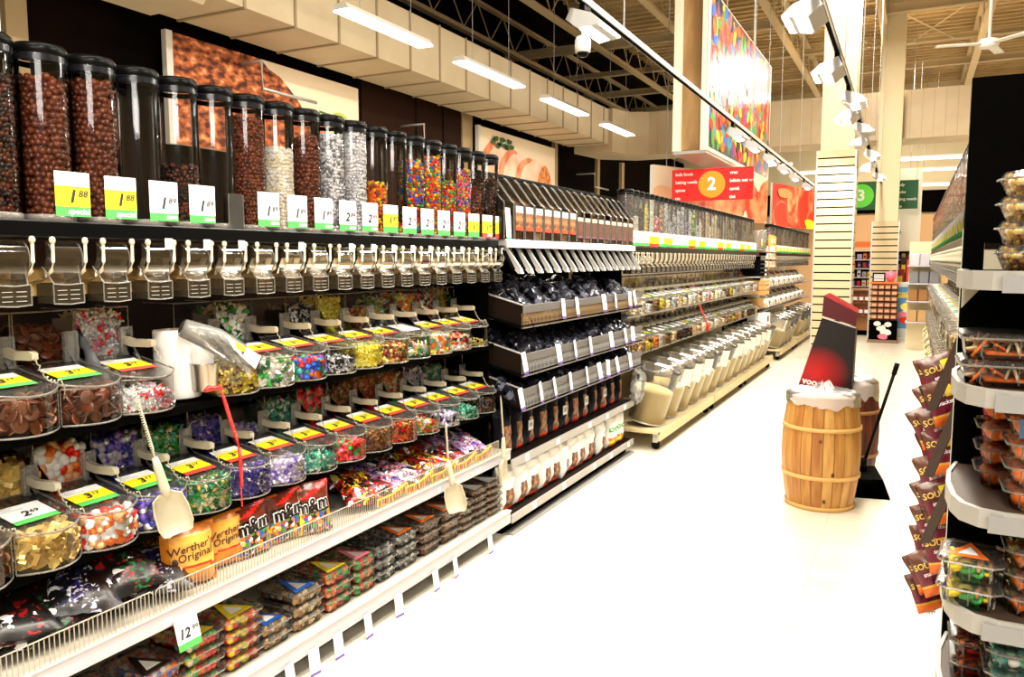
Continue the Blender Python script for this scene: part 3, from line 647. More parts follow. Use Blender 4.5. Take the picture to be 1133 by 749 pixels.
# pillars
def pillar(x0, x1, y0, y1, ztop, zs, label, n):
    t = E('pillar', ((x0 + x1) / 2, (y0 + y1) / 2, 0), 0, label, 'pillar'); hx = (x1 - x0) / 2; hy = (y1 - y0) / 2
    O('shaft', MB().box(-hx, hx, -hy, hy, 0, ztop, CREAM), t)
    SL = M('slat_cream', (.62, .50, .29), .5); h = zs / n
    for nm, ax in (('front', 0), ('right', 1)):
        mb = MB()
        for k in range(n):
            if ax == 0: mb.box(-hx - .03, hx + .03, -hy - .035, -hy - .004, k * h + .022, (k + 1) * h, SL)
            else: mb.box(hx + .004, hx + .035, -hy, hy, k * h + .022, (k + 1) * h, SL)
        if ax == 0: mb.box(-hx - .03, hx + .03, -hy - .014, -hy - .003, 0, zs, MATT)
        else: mb.box(hx + .003, hx + .014, -hy, hy, 0, zs, MATT)
        O('slat_panel', mb, t)
    O('corner_trim', MB().box(-hx - .05, -hx - .03, -hy - .04, -hy, 0, zs, SILV).box(hx + .02, hx + .04, -hy - .045, -hy - .03, 0, zs, SILV), t)
pillar(-1.34, -.87, 13.0, 13.55, 6.7, 3.17, 'near cream pillar with horizontal slat boards, standing behind the barrel', 26)
pillar(-.72, -.32, 17.0, 17.4, 6.7, 2.28, 'farther slim cream pillar with slat boards below', 19)

# hanging banner box with candy photo
t = E('hanging_banner_box', (-2.7, 10.6, 3.0), 0, 'big open hanging box with a photo of coloured sweets over the aisle', 'banner')
PF = M('banner_frame', (.86, .78, .6), .5); PBR = noisy('banner_wood', (.28, .15, .05), (.42, .25, .10), 4, .6, (1, 1, .3))
O('side_board', MB().box(.12, .21, 0, 4.9, -.02, 2.05, PF), t); O('side_board', MB().box(-.25, -.16, 0, 4.9, -.02, 2.05, PF), t)
O('inner_panel', MB().box(-.16, .12, .12, 4.8, .0, 2.0, PBR), t); O('bottom_rail', MB().box(-.24, .2, .01, 4.89, -.06, -.02, SILV), t)
mb = MB(); rnd = random.Random(5)
mb.flat([(0, 0), (4.75, 0), (4.75, 2.0), (0, 2.0)], (.211, .08, .03), (0, 1, 0), (0, 0, 1), M('bean_ground', (.05, .05, .06), .3), .001)
bc = [K[c] for c in ('red', 'red', 'orange', 'yellow', 'green', 'teal', 'blue', 'red', 'dred', 'black', 'orange')]
for i in range(900):
    cx, cy = rnd.uniform(.08, 4.65), rnd.uniform(.08, 1.92); a = rnd.uniform(0, PI); r1, r2 = .13, .075; m = rnd.choice(bc)
    P = [(cx + r1 * math.cos(q) * math.cos(a) - r2 * math.sin(q) * math.sin(a), cy + r1 * math.cos(q) * math.sin(a) + r2 * math.sin(q) * math.cos(a)) for q in [2 * PI * k / 12 for k in range(12)]]
    P = [(min(4.75, max(0, u)), min(2.0, max(0, v))) for u, v in P]
    mb.flat(P, (.211, .08, .03), (0, 1, 0), (0, 0, 1), m, .002 + i * .000008)
O('photo_panel', mb, t)
for y in (1.2, 3.4): O('suspension_wire', MB().tube([(.17, y, 2.05), (.17, y, 3.76)], .005, WHITE, 4), t)

# posters
def blob(cx, cy, rx, ry, n=40, amp=.12, seed=0, a0=0, a1=2 * PI):
    rnd = random.Random(seed); ph = [rnd.uniform(0, 6) for _ in range(5)]
    return [(cx + rx * math.cos(q) * (1 + amp * sum(math.sin((k + 2) * q + ph[k]) / (k + 2) for k in range(5))), cy + ry * math.sin(q) * (1 + amp * sum(math.sin((k + 2) * q + ph[k]) / (k + 2) for k in range(5)))) for q in [a0 + (a1 - a0) * i / n for i in range(n)]]
def clampP(P, w_, h_): return [(min(w_, max(0, u)), min(h_, max(0, v))) for u, v in P]
ROAST = noisy('roast_print', (.07, .010, .004), (.55, .14, .035), 8, .8, (1, 1, 1.7), detail=12, lo=.40, hi=.58, c3=(.85, .45, .2))
MEAT = noisy('slice_print', (.72, .17, .06), (.88, .40, .22), 2.5, .7, detail=5)
MEATP = noisy('slice_pale_print', (.9, .55, .38), (.95, .72, .55), 2.5, .7)
LP = M('poster_ground', (.88, .72, .52), .7); LF = M('poster_edge', (.7, .66, .6), .6)
SX, SY, SZ = (0, 1, 0), (0, 0, 1), None
t = E('wall_poster', (-6.9, 5.9, 2.75), 0, 'long poster of a seared brown roast on the left wall', 'poster')
O('board', MB().box(-.06, 0, 0, 3.12, 0, 1.12, LP).box(-.062, .004, -.03, .05, -.01, 1.13, LF), t)
mb = MB(); o = (0, 0, 0)
P = [(.05, 0), (2.15, 0), (2.38, .12), (2.45, .3), (2.42, .5), (2.3, .62), (2.12, .65), (2.02, .6), (1.95, .72), (1.75, .88), (1.6, .98), (1.42, 1.03), (1.3, 1.12), (.05, 1.12)]
mb.flat(P, o, SX, SY, ROAST, .002)
mb.flat(clampP(blob(2.62, .1, .42, .34, seed=3), 3.12, 1.12), o, SX, SY, MEAT, .003); mb.flat(clampP(blob(2.28, .38, .12, .2, seed=9), 3.12, 1.12), o, SX, SY, MEAT, .004)
for y, z0 in ((.72, .0), (.6, -.02)):
    mb.flat([(2.3, y - .05), (2.62, y - .07 + z0), (2.62, y - .04 + z0), (2.3, y - .02)], o, SX, SY, M('stem', (.05, .16, .03), .6), .003)
    mb.flat(blob(2.72, y - .05 + z0, .14, .07, 16, .05, 4), o, SX, SY, M('leek', (.5, .62, .08), .6), .004)
O('printed_picture', mb, t)
t = E('wall_poster', (-6.9, 12.42, 2.55), 0, 'poster of pink sliced ham fanned out on the left wall', 'poster')
O('board', MB().box(-.06, 0, 0, 3.3, 0, 1.33, LP).box(-.062, .004, -.03, .05, -.01, 1.34, LF), t)
mb = MB()
for k in range(6):
    mb.flat(clampP(blob(.55 + k * .36, .35, .62, .78 - .03 * k, 30, .05, k), 3.3, 1.33), o, SX, SY, MEAT if k % 2 == 0 else MEATP, .002 + k * .0015)
    mb.flat(clampP(blob(.66 + k * .36, .33, .5, .72 - .03 * k, 30, .05, k), 3.3, 1.33), o, SX, SY, MEATP, .0027 + k * .0015)
mb.flat(blob(2.72, .42, .34, .48, 30, .08, 2), o, SX, SY, noisy('stuffing', (.5, .1, .02), (.85, .35, .1), 9, .7), .02)
for k in range(9): mb.flat(blob(.5 + .09 * k, 1.12 + .07 * math.sin(k * 2), .10, .05, 10, .3, k), o, SX, SY, M('parsley', (.03, .10, .02), .7), .022)
O('printed_picture', mb, t)
# pipe racks on the left wall
for i, (y, z) in enumerate(((6.9, 3.75), (10.2, 3.55), (17.3, 3.5))):
    O('wall_bracket', MB().tube([(-7.05, y, z), (-6.6, y, z), (-6.6, y, z - .3), (-6.6, y + .9, z - .3)], .02, SILV, 6), label='bent silver pipe bracket on the dark wall, %s from the camera' % od(i), cat='bracket', group='wall brackets')
# angled food banners behind the aisle sign
def hangposter(a, b, z0, z1, label, kind):
    a, b = Vector((*a, z0)), Vector((*b, z0)); d = b - a; L = d.length; u = d.normalized(); up = Vector((0, 0, 1)); nn = u.cross(up)
    if nn.y > 0: pass
    t = E('food_banner', a, 0, label, 'banner', 'angled food banners')
    hh = z1 - z0; mb = MB(); mb.obox(u * (L / 2) + up * (hh / 2) - nn * .03, u * (L / 2), up * (hh / 2), nn * .028, LF); O('board', mb, t)
    mb = MB(); rr = random.Random(kind)
    mb.flat([(0, 0), (L, 0), (L, hh), (0, hh)], (0, 0, 0), u, up, LP if kind == 1 else M('salmon_ground', (.6, .03, .015), .6), .001)
    TOM = noisy('tomato_print', (.75, .05, .02), (.9, .3, .12), 4, .6); SAL = noisy('salmon_print', (.78, .05, .02), (.9, .16, .06), 3, .6)
    if kind == 1:
        for k in range(7): mb.flat(clampP(blob(L * (.3 + .12 * k), hh * (.6 - .3 * (k % 2)), .32, .28, 20, .1, k), L, hh), (0, 0, 0), u, up, TOM, .002 + .001 * k)
        mb.flat(clampP(blob(.2, hh * .3, .35, .25, 20, .1, 3), L, hh), (0, 0, 0), u, up, M('peach_print', (.9, .5, .25), .6), .012)
    else:
        for k, (cx, cy, rx, ry) in enumerate(((.5, .35, .5, .5), (1.3, .8, .55, .9), (2.0, .6, .5, .9), (2.7, .9, .5, .8), (2.6, .3, .5, .4))):
            mb.flat(clampP(blob(cx * L / 3.2, cy * hh / 1.3, rx * L / 3.2, ry * hh / 1.5, 24, .08, k), L, hh), (0, 0, 0), u, up, SAL, .003 + .003 * k)
            mb.flat(clampP(blob(cx * L / 3.2 + .05, cy * hh / 1.3, rx * L / 3.2 * .85, ry * hh / 1.5 * .85, 24, .08, k), L, hh), (0, 0, 0), u, up, TOM if k % 2 else M('salmon_flat', (.72, .03, .012), .6), .0045 + .003 * k)
        mb.flat(clampP(blob(L * .72, hh * .1, L * .09, hh * .16, 14, .3, 7), L, hh), (0, 0, 0), u, up, YEL, .03)
        mb.flat(blob(L * .2, hh * .8, L * .12, hh * .12, 24, .1, 7), (0, 0, 0), u, up, M('burst', (.85, .25, .08), .6), .031)
    O('printed_picture', mb, t)
    for q in (.1, .98): O('suspension_wire', MB().tube([u * L * q + up * hh, u * L * q + up * (6.76 - z0)], .006, GREY, 4), t)
hangposter((-3.395, 11.23), (-2.25, 13.95), 2.15, 2.9, 'angled white banner of tomatoes and fruit hung behind the red aisle sign', 1)
hangposter((-3.49, 22.5), (-2.6, 26.2), 2.45, 3.6, 'angled red banner of raw salmon steaks hung beside the near pillar', 2)
O('hanging_soffit', MB().tube([(-4.5, 24.15, 3.9), (-4.5, 24.15, 6.76)], .02, GREY, 5).box(-5.1, -3.9, 24, 24.3, 2.75, 3.9, M('soffit_tan', (.45, .28, .13), .7)).box(-5.15, -3.85, 23.95, 24.35, 2.7, 2.76, WHITE), label='tan hanging soffit between the red aisle sign and the salmon banner', cat='soffit')

# aisle signs
def sign(x, y, z, wd, ht, mat, cmat, num, left, right, label, cxr=.5, cr=.42, tx=None):
    t = E('aisle_sign', (x, y, z), 0, label, 'sign', 'hanging aisle signs')
    O('sign_board', MB().box(-wd / 2, wd / 2, 0, .03, 0, ht, mat, ), t)
    cx = -wd / 2 + wd * cxr; r = ht * cr
    mb = MB(); mb.flat([(r * math.cos(2 * PI * k / 40), r * math.sin(2 * PI * k / 40)) for k in range(40)], (cx, -.002, ht / 2), (1, 0, 0), (0, 0, 1), cmat, .002)
    mb.text(num, ht * .55, (cx, -.006, ht / 2), (1, 0, 0), (0, 0, 1), PAPER, 'CENTER', 0, .002, .03)
    O('number_disc', mb, t, label='round disc with the number ' + num)
    mb = MB(); n = len(left)
    for k, s in enumerate(left): mb.text(s, ht * .135, (-wd / 2 + .05, -.002, ht * (.84 - .25 * k)), (1, 0, 0), (0, 0, 1), PAPER, 'LEFT', 0, .003, .02)
    for k, s in enumerate(right): mb.text(s, ht * .14, (cx + r + .06 if tx is None else tx, -.002, ht * (.84 - .25 * k)), (1, 0, 0), (0, 0, 1), PAPER, 'LEFT', 0, .003, .02)
    for k in range(3): mb.box(-wd / 2 + .04, wd / 2 - .04, -.001, 0, ht * (.71 - .25 * k), ht * (.712 - .25 * k), M('sign_line', (.6, .02, .01), .6) if mat is SR else GRN)
    O('lettering', mb, t, label='white lettering')
    for s in (-1, 1): O('suspension_wire', MB().tube([(s * wd * .475, .015, ht), (s * wd * .475, .015, 6.76 - z)], .004, GREY, 4), t)
SR = M('sign_red', (.88, .008, .006), .5, 0, .0)
SG = M('sign_green', (.0, .10, .03), .5)
sign(-2.505, 11, 2.35, 1.1, .43, SR, M('disc_orange', (.95, .28, .01), .5), '2', ['bulk foods', 'baking needs', 'spices', 'tea'], ['vrac', 'bébés net vrac', 'santé', 'thé'], 'red hanging aisle sign with the number 2 in an orange disc')
sign(-.72, 19, 2.62, 1.45, .60, SG, M('disc_green', (.12, .72, .04), .5), '3', [], ['candy', 'snacks', 'baking needs', 'juice'], 'dark green hanging aisle sign with the number 3 in a lime disc', .24, .42, .27)
O('white_banner', MB().box(-.42, .08, 19.4, 19.5, 1.75, 3.5, M('panel_white', (.88, .84, .72), .6)).tube([(-.17, 19.45, 3.5), (-.17, 19.45, 6.76)], .01, GREY, 5), label='tall white hanging banner behind the green aisle sign', cat='banner')

# ==================================================================== LEFT SHELVING, CANDY SECTION
def wirefence(y0, y1, x=-1.955, z=.503, h=.078):
    mb = MB(); n = max(2, int((y1 - y0) / .0135))
    mb.tube([(x, y0, z + h - .008), (x, y0 + .008, z + h), (x, y1 - .008, z + h), (x, y1, z + h - .008)], .0022, WIRE, 5)
    mb.tube([(x, y0, z), (x, y1, z)], .0018, WIRE, 4)
    for i in range(n + 1): y = y0 + (y1 - y0) * i / n; mb.box(x - .0011, x + .0011, y - .0011, y + .0011, z, z + h, WIRE)
    return mb
def hangtag(t, x, y, ztop, h, wd, rot=0., kind='wp', tilt=.12):
    me = tagmesh(wd, h, kind, '', '', (0, 0, -h)); MBt = O('price_tag', me, t, (x, y, ztop), (0, R_(-6) - tilt * .3, R_(rot)), label='hanging paper price tag')
    return MBt
Y0, Y1 = .55, 3.865
u = E('shelving_unit', (-2.3, 2.2, 0), 0, 'black candy shelving with white lipped shelves, nearest on the left', 'shelving unit')
def L(mb, dx=2.3, dy=-2.2):   # world coordinates -> unit local
    mb.V = [(v[0] + dx, v[1] + dy, v[2]) for v in mb.V]; return mb
def up(name, mb, label=None, kind=None): return O(name, L(mb), u, label=label, kind=kind)
DBACK = noisy('back_board', (.002, .001, .0007), (.008, .003, .0015), 3, .85)
up('back_panel', MB().box(-2.56, -2.53, Y0, Y1, 0, 1.62, DBACK))
up('dispenser_rail', MB().box(-2.19, -2.028, Y0, Y1, 1.607, 1.652, GLOSSB, .004))
up('amber_board', MB().box(-2.33, -2.115, Y0, Y1, 1.452, 1.478, AMBER).box(-2.34, -2.33, Y0, Y1, 1.452, 1.52, AMBER), 'amber wooden board')
for z in (1.092, .724): up('bin_shelf', MB().box(-2.5, -2.06, Y0, Y1, z - .03, z - .004, MATT))
WD = M('white_deck', (.42, .38, .31), .5)
up('shelf_deck', MB().box(-2.5, -1.965, Y0, Y1, .475, .497, WD)); up('shelf_lip', MB().box(-1.966, -1.955, Y0, Y1, .447, .503, LIP, .003).box(-1.972, -1.95, Y0, Y1, .501, .506, M('lip_cream', (.75, .70, .55), .5)))
up('shelf_deck', MB().box(-2.5, -1.965, Y0, Y1, .128, .150, WD)); up('shelf_lip', MB().box(-1.966, -1.955, Y0, Y1, .082, .150, LIP, .003).box(-1.985, -1.95, Y0, Y1, .148, .156, M('lip_cream', (.75, .70, .55), .5)))
up('base_kick', MB().box(-2.5, -2.06, Y0, Y1, 0, .082, MATT))
for a, b in ((Y0, 1.535), (1.545, 2.62), (2.63, 3.72)): up('wire_fence', wirefence(a, b))
for i in range(24): y = .8 + i * .128; up('lip_label', MB().box(-1.9555, -1.9535, y, y + .03, .455, .48, M('lip_label', (.6, .62, .75), .6)), kind=None) if i % 3 == 0 else None
for y in (1.72, 2.08, 2.21, 2.35, 2.54, 2.76, 3.06, 3.24, 3.60): hangtag(u, .352, y - 2.2, .100, .105, .050, (y * 37 % 20) - 10)
TG1 = tagmesh(.085, .105, 'wg', '12', '99', (0, 0, -.09)); O('price_tag', TG1, u, (.352, 1.64 - 2.2, .455), (0, R_(-14), 0), label='white price tag reading 12 99')
up('ceiling_cord', MB().tube([(-2.3, 1.40, 2.11), (-2.31, 1.41, 3.0), (-2.3, 1.4, 4.0)], .0025, WHITE, 4), label='thin white hanging cord')

# --- gravity dispensers with candy
PT = .1459; TX = -2.1
spec = [(-1, 'dchoc', .93, None), (0, 'dchoc', .80, None), (1, 'bigchoc', .84, ('yg', '1', '88', 'special')), (2, 'bigchoc', .88, ('yg', '1', '88', 'special')), (3, None, 0, ('wg', '1', '89', 'save')), (4, 'dchoc', .42, ('wg', '1', '89', 'save')), (5, None, 0, 'clip'),
        (6, 'midchoc', .86, ('wg', '1', '89', 'save')), (7, 'cream', .66, ('wg', '1', '89', 'save')), (8, 'bigchoc', .80, ('wg', '1', '89', 'save')), (9, 'chips2', .86, ('wg', '2', '89', 'save')), (10, 'chips', .94, ('wg', '2', '89', 'save')),
        (11, 'pieces', .5, ('yg', '1', '89', '')), (12, 'skit', .12, ('wg', '2', '29', '')), (13, 'mm', .78, ('wg', '2', '69', '')), (14, 'mm2', .86, ('wg', '2', '69', '')), (15, 'skit', .62, ('wg', '2', '69', '')), (16, 'pinkmix', .78, ('yg', '1', '69', '')), (17, 'brown', .66, ('yr', '1', '89', 'SALE')), (18, 'coffee', .74, ('yr', '1', '89', 'SALE'))]
for n, (k, kind, lv, tg) in enumerate(spec):
    y = 1.2305 + k * PT
    tm = None
    if isinstance(tg, tuple):
        kd, b, s_, wd_ = tg; tm = tagmesh(.094, .118, kd, b, s_, (.072, .026, .010), (.10, 1, 0), (0, 0, 1), wd_)
    lab = 'clear dispenser tube %s, %s from the near end' % ('holding ' + DESC[kind] if kind else 'standing empty', od(n))
    fill = tubefill(TR - .003, lv * THT, kind, 100 + n) if kind else None
    t = dispenser(TX, y, 1.655, 0, lab, 'candy dispensers on the near section', tm, fill, '%s inside the %s dispenser tube from the near end' % (DESC[kind], od(n)) if kind else None, 'candy inside the near tubes', sticker=k in (3, 4, 5, 7, 9, 10, 11, 12, 13, 14, 15, 16, 17, 18))
    if tg == 'clip': O('card_holder', MB().box(.068, .071, -.01, .055, .0, .11, SOFT).tube([(.071, -.01, 0), (.071, -.01, .11), (.071, .055, .11), (.071, .055, 0)], .0015, RIM, 4), t)

# --- two rows of candy bins
tagsL = {0: 'yg', 1: 'yg', 2: 'yr'}
row1 = [(0, 'milkdisc', .25, .085), (1, 'darkdisc', .24, .09), (2, 'pmint', .285, .06), (5, 'yellowb', 0, .055), (6, 'gwhite', .26, .09), (7, 'assort', 0, .07), (8, 'bwhite', .25, .05), (9, 'yell', .28, .088), (10, 'brgold', .22, .07), (11, 'gummy', .26, .07), (12, 'gummy2', .27, .085), (13, 'redwhite', .26, .06), (14, 'goldstick', .29, .03)]
# measured right-hand edges give a .19 pitch
ys1 = [1.065, 1.254, 1.443, 1.63, 1.99, 2.168, 2.35, 2.533, 2.723, 2.913, 3.097, 3.29, 3.479, 3.66]
ks1 = ['milkdisc', 'milkdisc', 'darkdisc', 'pmint', 'yellowb', 'gwhite', 'assort', 'bwhite', 'yell', 'brgold', 'gummy', 'gummy2', 'redwhite', 'goldstick']
lv1 = [(.25, .085), (.25, .088), (.24, .09), (.285, .055), (.0, .06), (.27, .09), (.05, .07), (.26, .055), (.28, .09), (.22, .07), (.26, .06), (.27, .085), (.26, .06), (.29, .02)]
tg1 = ['yg', 'yg', 'yg', 'yr', None, 'yr', 'yr', 'yr', 'yr', 'yr', 'w', 'yr', 'yr', 'yr']
for n, y in enumerate(ys1):
    k = ks1[n]; kd = tg1[n]
    candybin(-1.998, y, 1.095, 0, .305, 'clear bin of %s, %s from the near end, upper row' % (DESC[k], od(n)), 'scoop bins in the upper row', lidtag(kd, '' if kd == 'w' else '3', '' if kd == 'w' else '17') if kd else None,
             binfill(k, 200 + n, lv1[n][0], lv1[n][1]), 'heap of %s filling the %s bin of the upper row' % (DESC[k], od(n)), 'candy in the upper bin row',
             'cream scoop handle on the %s bin of the upper row' % od(n) if n not in (2, 4) else None, 'scoops on the upper bin row')
ys2 = [1.107, 1.297, 1.48, 1.662, 1.846, 2.03, 2.217, 2.401, 2.587, 2.777, 2.97, 3.17, 3.36, 3.56, 3.75]
ks2 = ['milkdisc', 'goldbar', 'ofoil', 'vfoil', 'gwrap', 'bwrap', 'vwrap', 'mint', 'redg', 'toffee', 'rgold', 'mixg', 'mauve', 'mint', 'dark']
lv2 = [(.2, .09), (.24, .095), (.26, .085), (.25, .085), (.24, .098), (.24, .098), (.17, .075), (.25, .05), (.27, .065), (.26, .08), (.27, .08), (.26, .04), (.27, .045), (.25, .04), (0, .05)]
for n, y in enumerate(ys2):
    k = ks2[n]; kd = 'wg' if n == 1 else 'yg' if n in (2, 3) else 'yr'
    candybin(-1.998, y, .728, 0, .295, 'clear bin of %s, %s from the near end, lower row' % (DESC[k], od(n)), 'scoop bins in the lower row', lidtag(kd, '2' if n == 1 else '3', '69' if n == 1 else '17'),
             binfill(k, 240 + n, lv2[n][0], lv2[n][1]), 'heap of %s filling the %s bin of the lower row' % (DESC[k], od(n)), 'candy in the lower bin row',
             'cream scoop handle on the %s bin of the lower row' % od(n), 'scoops on the lower bin row')

# --- loose scoops on cords
def hangscoop(x, y, z, rot, cordtop, label, cmat=CREAMP, turns=30):
    t = E('candy_scoop', (x, y, z), rot, label, 'scoop', 'scoops hanging on cords')
    O('scoop_handle', MB().tube([(0, 0, 0), (0, 0, -.03), (.0, 0, -.10), (0, 0, -.125)], [.008, .012, .014, .012], CREAMP, 8), t)
    mb = MB(); n = 10; V = []; F = []; prof = [(-.115, .018, .012), (-.13, .040, .024), (-.17, .047, .030), (-.225, .048, .028), (-.25, .040, .010), (-.255, .024, .003)]
    for lay, sh in ((0, 0.), (1, -.003)):
        for z_, r, d in prof:
            for k in range(n + 1): a = PI * k / n; V.append((-(d - .0) * math.sin(a) + sh + .006, r * math.cos(a) * (1 + sh * 10), z_))
    for lay in (0, 1):
        b = lay * len(prof) * (n + 1)
        for i in range(len(prof) - 1):
            for k in range(n): q = (b + i * (n + 1) + k, b + i * (n + 1) + k + 1, b + (i + 1) * (n + 1) + k + 1, b + (i + 1) * (n + 1) + k); F.append(q if lay else q[::-1])
    mb.add(V, F, CREAMP, True); mb.tube([V[i * (n + 1)] for i in range(len(prof))], .003, CREAMP, 5); mb.tube([V[i * (n + 1) + n] for i in range(len(prof))], .003, CREAMP, 5)
    O('scoop_bowl', mb, t)
    lp = Matrix.LocRotScale(Vector((x, y, z)), Matrix.Rotation(0, 3, 'X'), None).inverted() @ Vector(cordtop)
    O('cord', coil((0, 0, 0), tuple(Matrix.Rotation(-rot[0], 3, 'X') @ (Matrix.Rotation(-rot[1], 3, 'Y') @ lp)), turns, .0045, .0018, cmat, 0), t, label='coiled cord')
    return t
hangscoop(-1.92, 1.535, .985, (R_(14), R_(8), R_(-30)), (-1.945, 1.49, 1.195), 'cream scoop dangling on a coiled cord in front of the navy foil candies')
hangscoop(-1.925, 3.15, .605, (R_(10), 0, R_(-55)), (-1.93, 3.14, .79), 'cream scoop hanging sideways on a cord over the wire fence')
hangscoop(-1.905, 3.68, .61, (0, 0, R_(10)), (-1.93, 3.71, .83), 'cream scoop hanging on a cord at the far end of the candy shelves')
t = E('red_clip', (-1.965, 1.80, 1.135), 0, 'bright red clip on a red coiled cord below the metal canister', 'clip')
RP = M('red_cord', (.85, .01, .01), .35)
O('clip_body', MB().tube([(0, -.035, .005), (0, -.02, .012), (0, 0, .008), (0, .025, .010), (0, .032, 0)], [.006, .009, .008, .007, .005], RP, 8), t)
O('cord', coil((0, .03, 0), (.01, .085, -.19), 30, .005, .002, RP, 0).tube([(.01, .085, -.19), (.012, .09, -.40)], .0022, RP, 5), t)
O('cord_sleeve', MB().tube([(.012, .088, -.20), (.013, .09, -.33)], .006, RP, 6), t)
# roll, canister, bag roll in the gap of the upper row
t = E('paper_roll', (-2.16, 1.83, 1.098), 0, 'tall white roll standing in the gap of the upper bin row', 'roll')
O('roll_body', MB().lathe([(.020, .001), (.070, 0), (.072, .004), (.072, .218), (.07, .222), (.02, .222)], PAPER, 32), t)
O('roll_core', MB().lathe([(.018, .19), (.0195, .19), (.0195, .224), (.018, .224)], M('card', (.4, .28, .15), .8), 16, caps=False), t)
t = E('metal_canister', (-2.07, 1.86, 1.12), 0, 'brushed metal canister holding white tags beside the paper roll', 'canister')
O('canister_body', MB().lathe([(.036, 0), (.040, .004), (.046, .09), (.048, .093), (.044, .093), (.038, .01)], M('brushed', (.45, .4, .33), .28, .9), 24), t)
O('tag_bundle', MB().prism([(-.01, .02), (.01, .02), (.012, .14), (-.014, .15)], -.036, .032, PAPER), t)
t = E('bag_roll', (-2.02, 1.88, 1.30), 0, 'wad of clear plastic bags slanting beside the metal canister', 'bag roll')
def sheet(P00, P10, P01, P11, seed, mat, amp=.010, n=12):
    mb = MB(); V = []; F = []; P = [Vector(p) for p in (P00, P10, P01, P11)]
    for i in range(n + 1):
        for j in range(n + 1):
            a, b = i / n, j / n; p = P[0] * (1 - a) * (1 - b) + P[1] * a * (1 - b) + P[2] * (1 - a) * b + P[3] * a * b
            V.append(p + Vector((noise.noise(Vector((a * 4, b * 4, seed))), noise.noise(Vector((a * 4, b * 4, seed + 5))), noise.noise(Vector((a * 4, b * 4, seed + 9))))) * amp)
    for i in range(n):
        for j in range(n): F.append((i * (n + 1) + j, i * (n + 1) + j + 1, (i + 1) * (n + 1) + j + 1, (i + 1) * (n + 1) + j))
    return mb.add(V, F, mat, True)
O('bag_wad', MB().tube([(-.03, -.115, .035), (0, -.02, -.01), (.02, .05, -.06), (.03, .09, -.12)], [.03, .042, .045, .02], HAZY, 10), t)
O('loose_bag', sheet((.03, -.11, .03), (.04, .13, -.085), (.05, -.08, -.06), (.05, .02, -.17), 3, SOFT), t)
O('loose_bag', sheet((.04, -.05, .02), (.05, .10, -.05), (.055, .0, -.04), (.06, .07, -.15), 8, HAZY), t)
O('bag_label', sheet((.058, -.02, .0), (.06, .125, -.075), (.064, .0, -.04), (.066, .09, -.115), 5, PAPER, .003), t)
O('bag_label', sheet((.060, .01, -.015), (.062, .05, -.035), (.066, .01, -.035), (.068, .05, -.055), 5, YEL, .001), t)
# --- printed bags on the upper deck
CAR = noisy('caramel_bag', (.58, .17, .012), (.80, .34, .03), 9, .3, bump=.2); CAR2 = noisy('caramel_light', (.78, .34, .04), (.88, .46, .08), 7, .3); CRED = M('bag_red', (.7, .03, .01), .3)
def wcol(u_, v, s):
    c = .27 + .10 * math.sin((u_ - .1) * 3.2)
    if s > 0 and c - .03 < v < c + .02: return CRED
    if s > 0 and v > c + .02 and v < .86 and .12 < u_ < .95: return CAR2
    return CAR
def wtext(mb, wp):
    for i, (s_, z, sz) in enumerate((("Werther's", .130, .036), ('Original', .104, .036))):
        mb.text(s_, sz, (0, .0 + .01 * i, z), (0, 1, .12), (0, -.12, 1), M('print_brown', (.06, .015, .005), .5), 'CENTER', .1, 0, .012, 1, wp)
    P = [(.009 * math.cos(a), .011 * math.sin(a)) for a in [2 * PI * k / 10 for k in range(10)]]
    mb.add([wp(Vector((0, -.055 + p[0], .092 + p[1]))) for p in P], [tuple(range(10))], M('print_brown', (.06, .015, .005), .5))
MW = pillow(.175, .195, .085, wcol, 4, 18, 24, .007, wtext).mesh('caramel_bag')
for i, (x, y, rz, ry, lab) in enumerate(((-2.055, 1.755, -.35, -.10, 'orange caramel bag with brown lettering standing at the wire fence'), (-2.10, 1.92, -.2, .04, 'second orange caramel bag half hidden behind the front one, right side'), (-2.26, 1.80, -.3, -.25, 'shaded orange caramel bag leaning at the back behind the front bag'))):
    O('caramel_bag', MW, None, (x, y, .498), (0, ry, rz), lab, 'bag of candy', 'orange caramel bags')
CH = noisy('chocobag_brown', (.10, .012, .005), (.20, .03, .01), 8, .3); 
RB = [K[c] for c in ('red', 'green', 'yellow', 'orange', 'blue')]
def mcol(yel):
    def f(u_, v, s):
        if yel and u_ < .22: return K['yellow']
        if s > 0 and v > .72 and abs((v - .72) - (u_ - .3) * .4) < .05: return K['red']
        if s > 0 and v > .9: return K['orange'] if (u_ < .35 and v < .95) else CH
        if s > 0 and .42 < v < .68 and .1 < u_ < .92: return K['dchoc']
        if s > 0 and v <= .42:
            return mosaic('candy_print', [(.7, .02, .01), (.03, .01, .005), (.8, .2, .02), (.04, .3, .05), (.2, .1, .08), (.8, .6, .05), (.03, .1, .45), (.25, .16, .13)], 75, .35)
        return CH
    return f
def mtext(mb, wp):
    BR = K['dchoc']
    mb.text('m&m', .070, (0, 0, .118), (0, 1, .10), (0, -.10, 1), PAPER, 'CENTER', .15, .001, .06, .85, wp)
    mb.text('m&m', .070, (0, 0, .118), (0, 1, .10), (0, -.10, 1), BR, 'CENTER', .15, .003, .018, .85, lambda p: wp(p) + Vector((.002, 0, 0)))
MM1 = pillow(.19, .205, .075, mcol(False), 7, 26, 30, .006, mtext).mesh('chocolate_bag'); MM2 = pillow(.17, .20, .075, mcol(True), 8, 26, 30, .006, mtext).mesh('chocolate_bag')
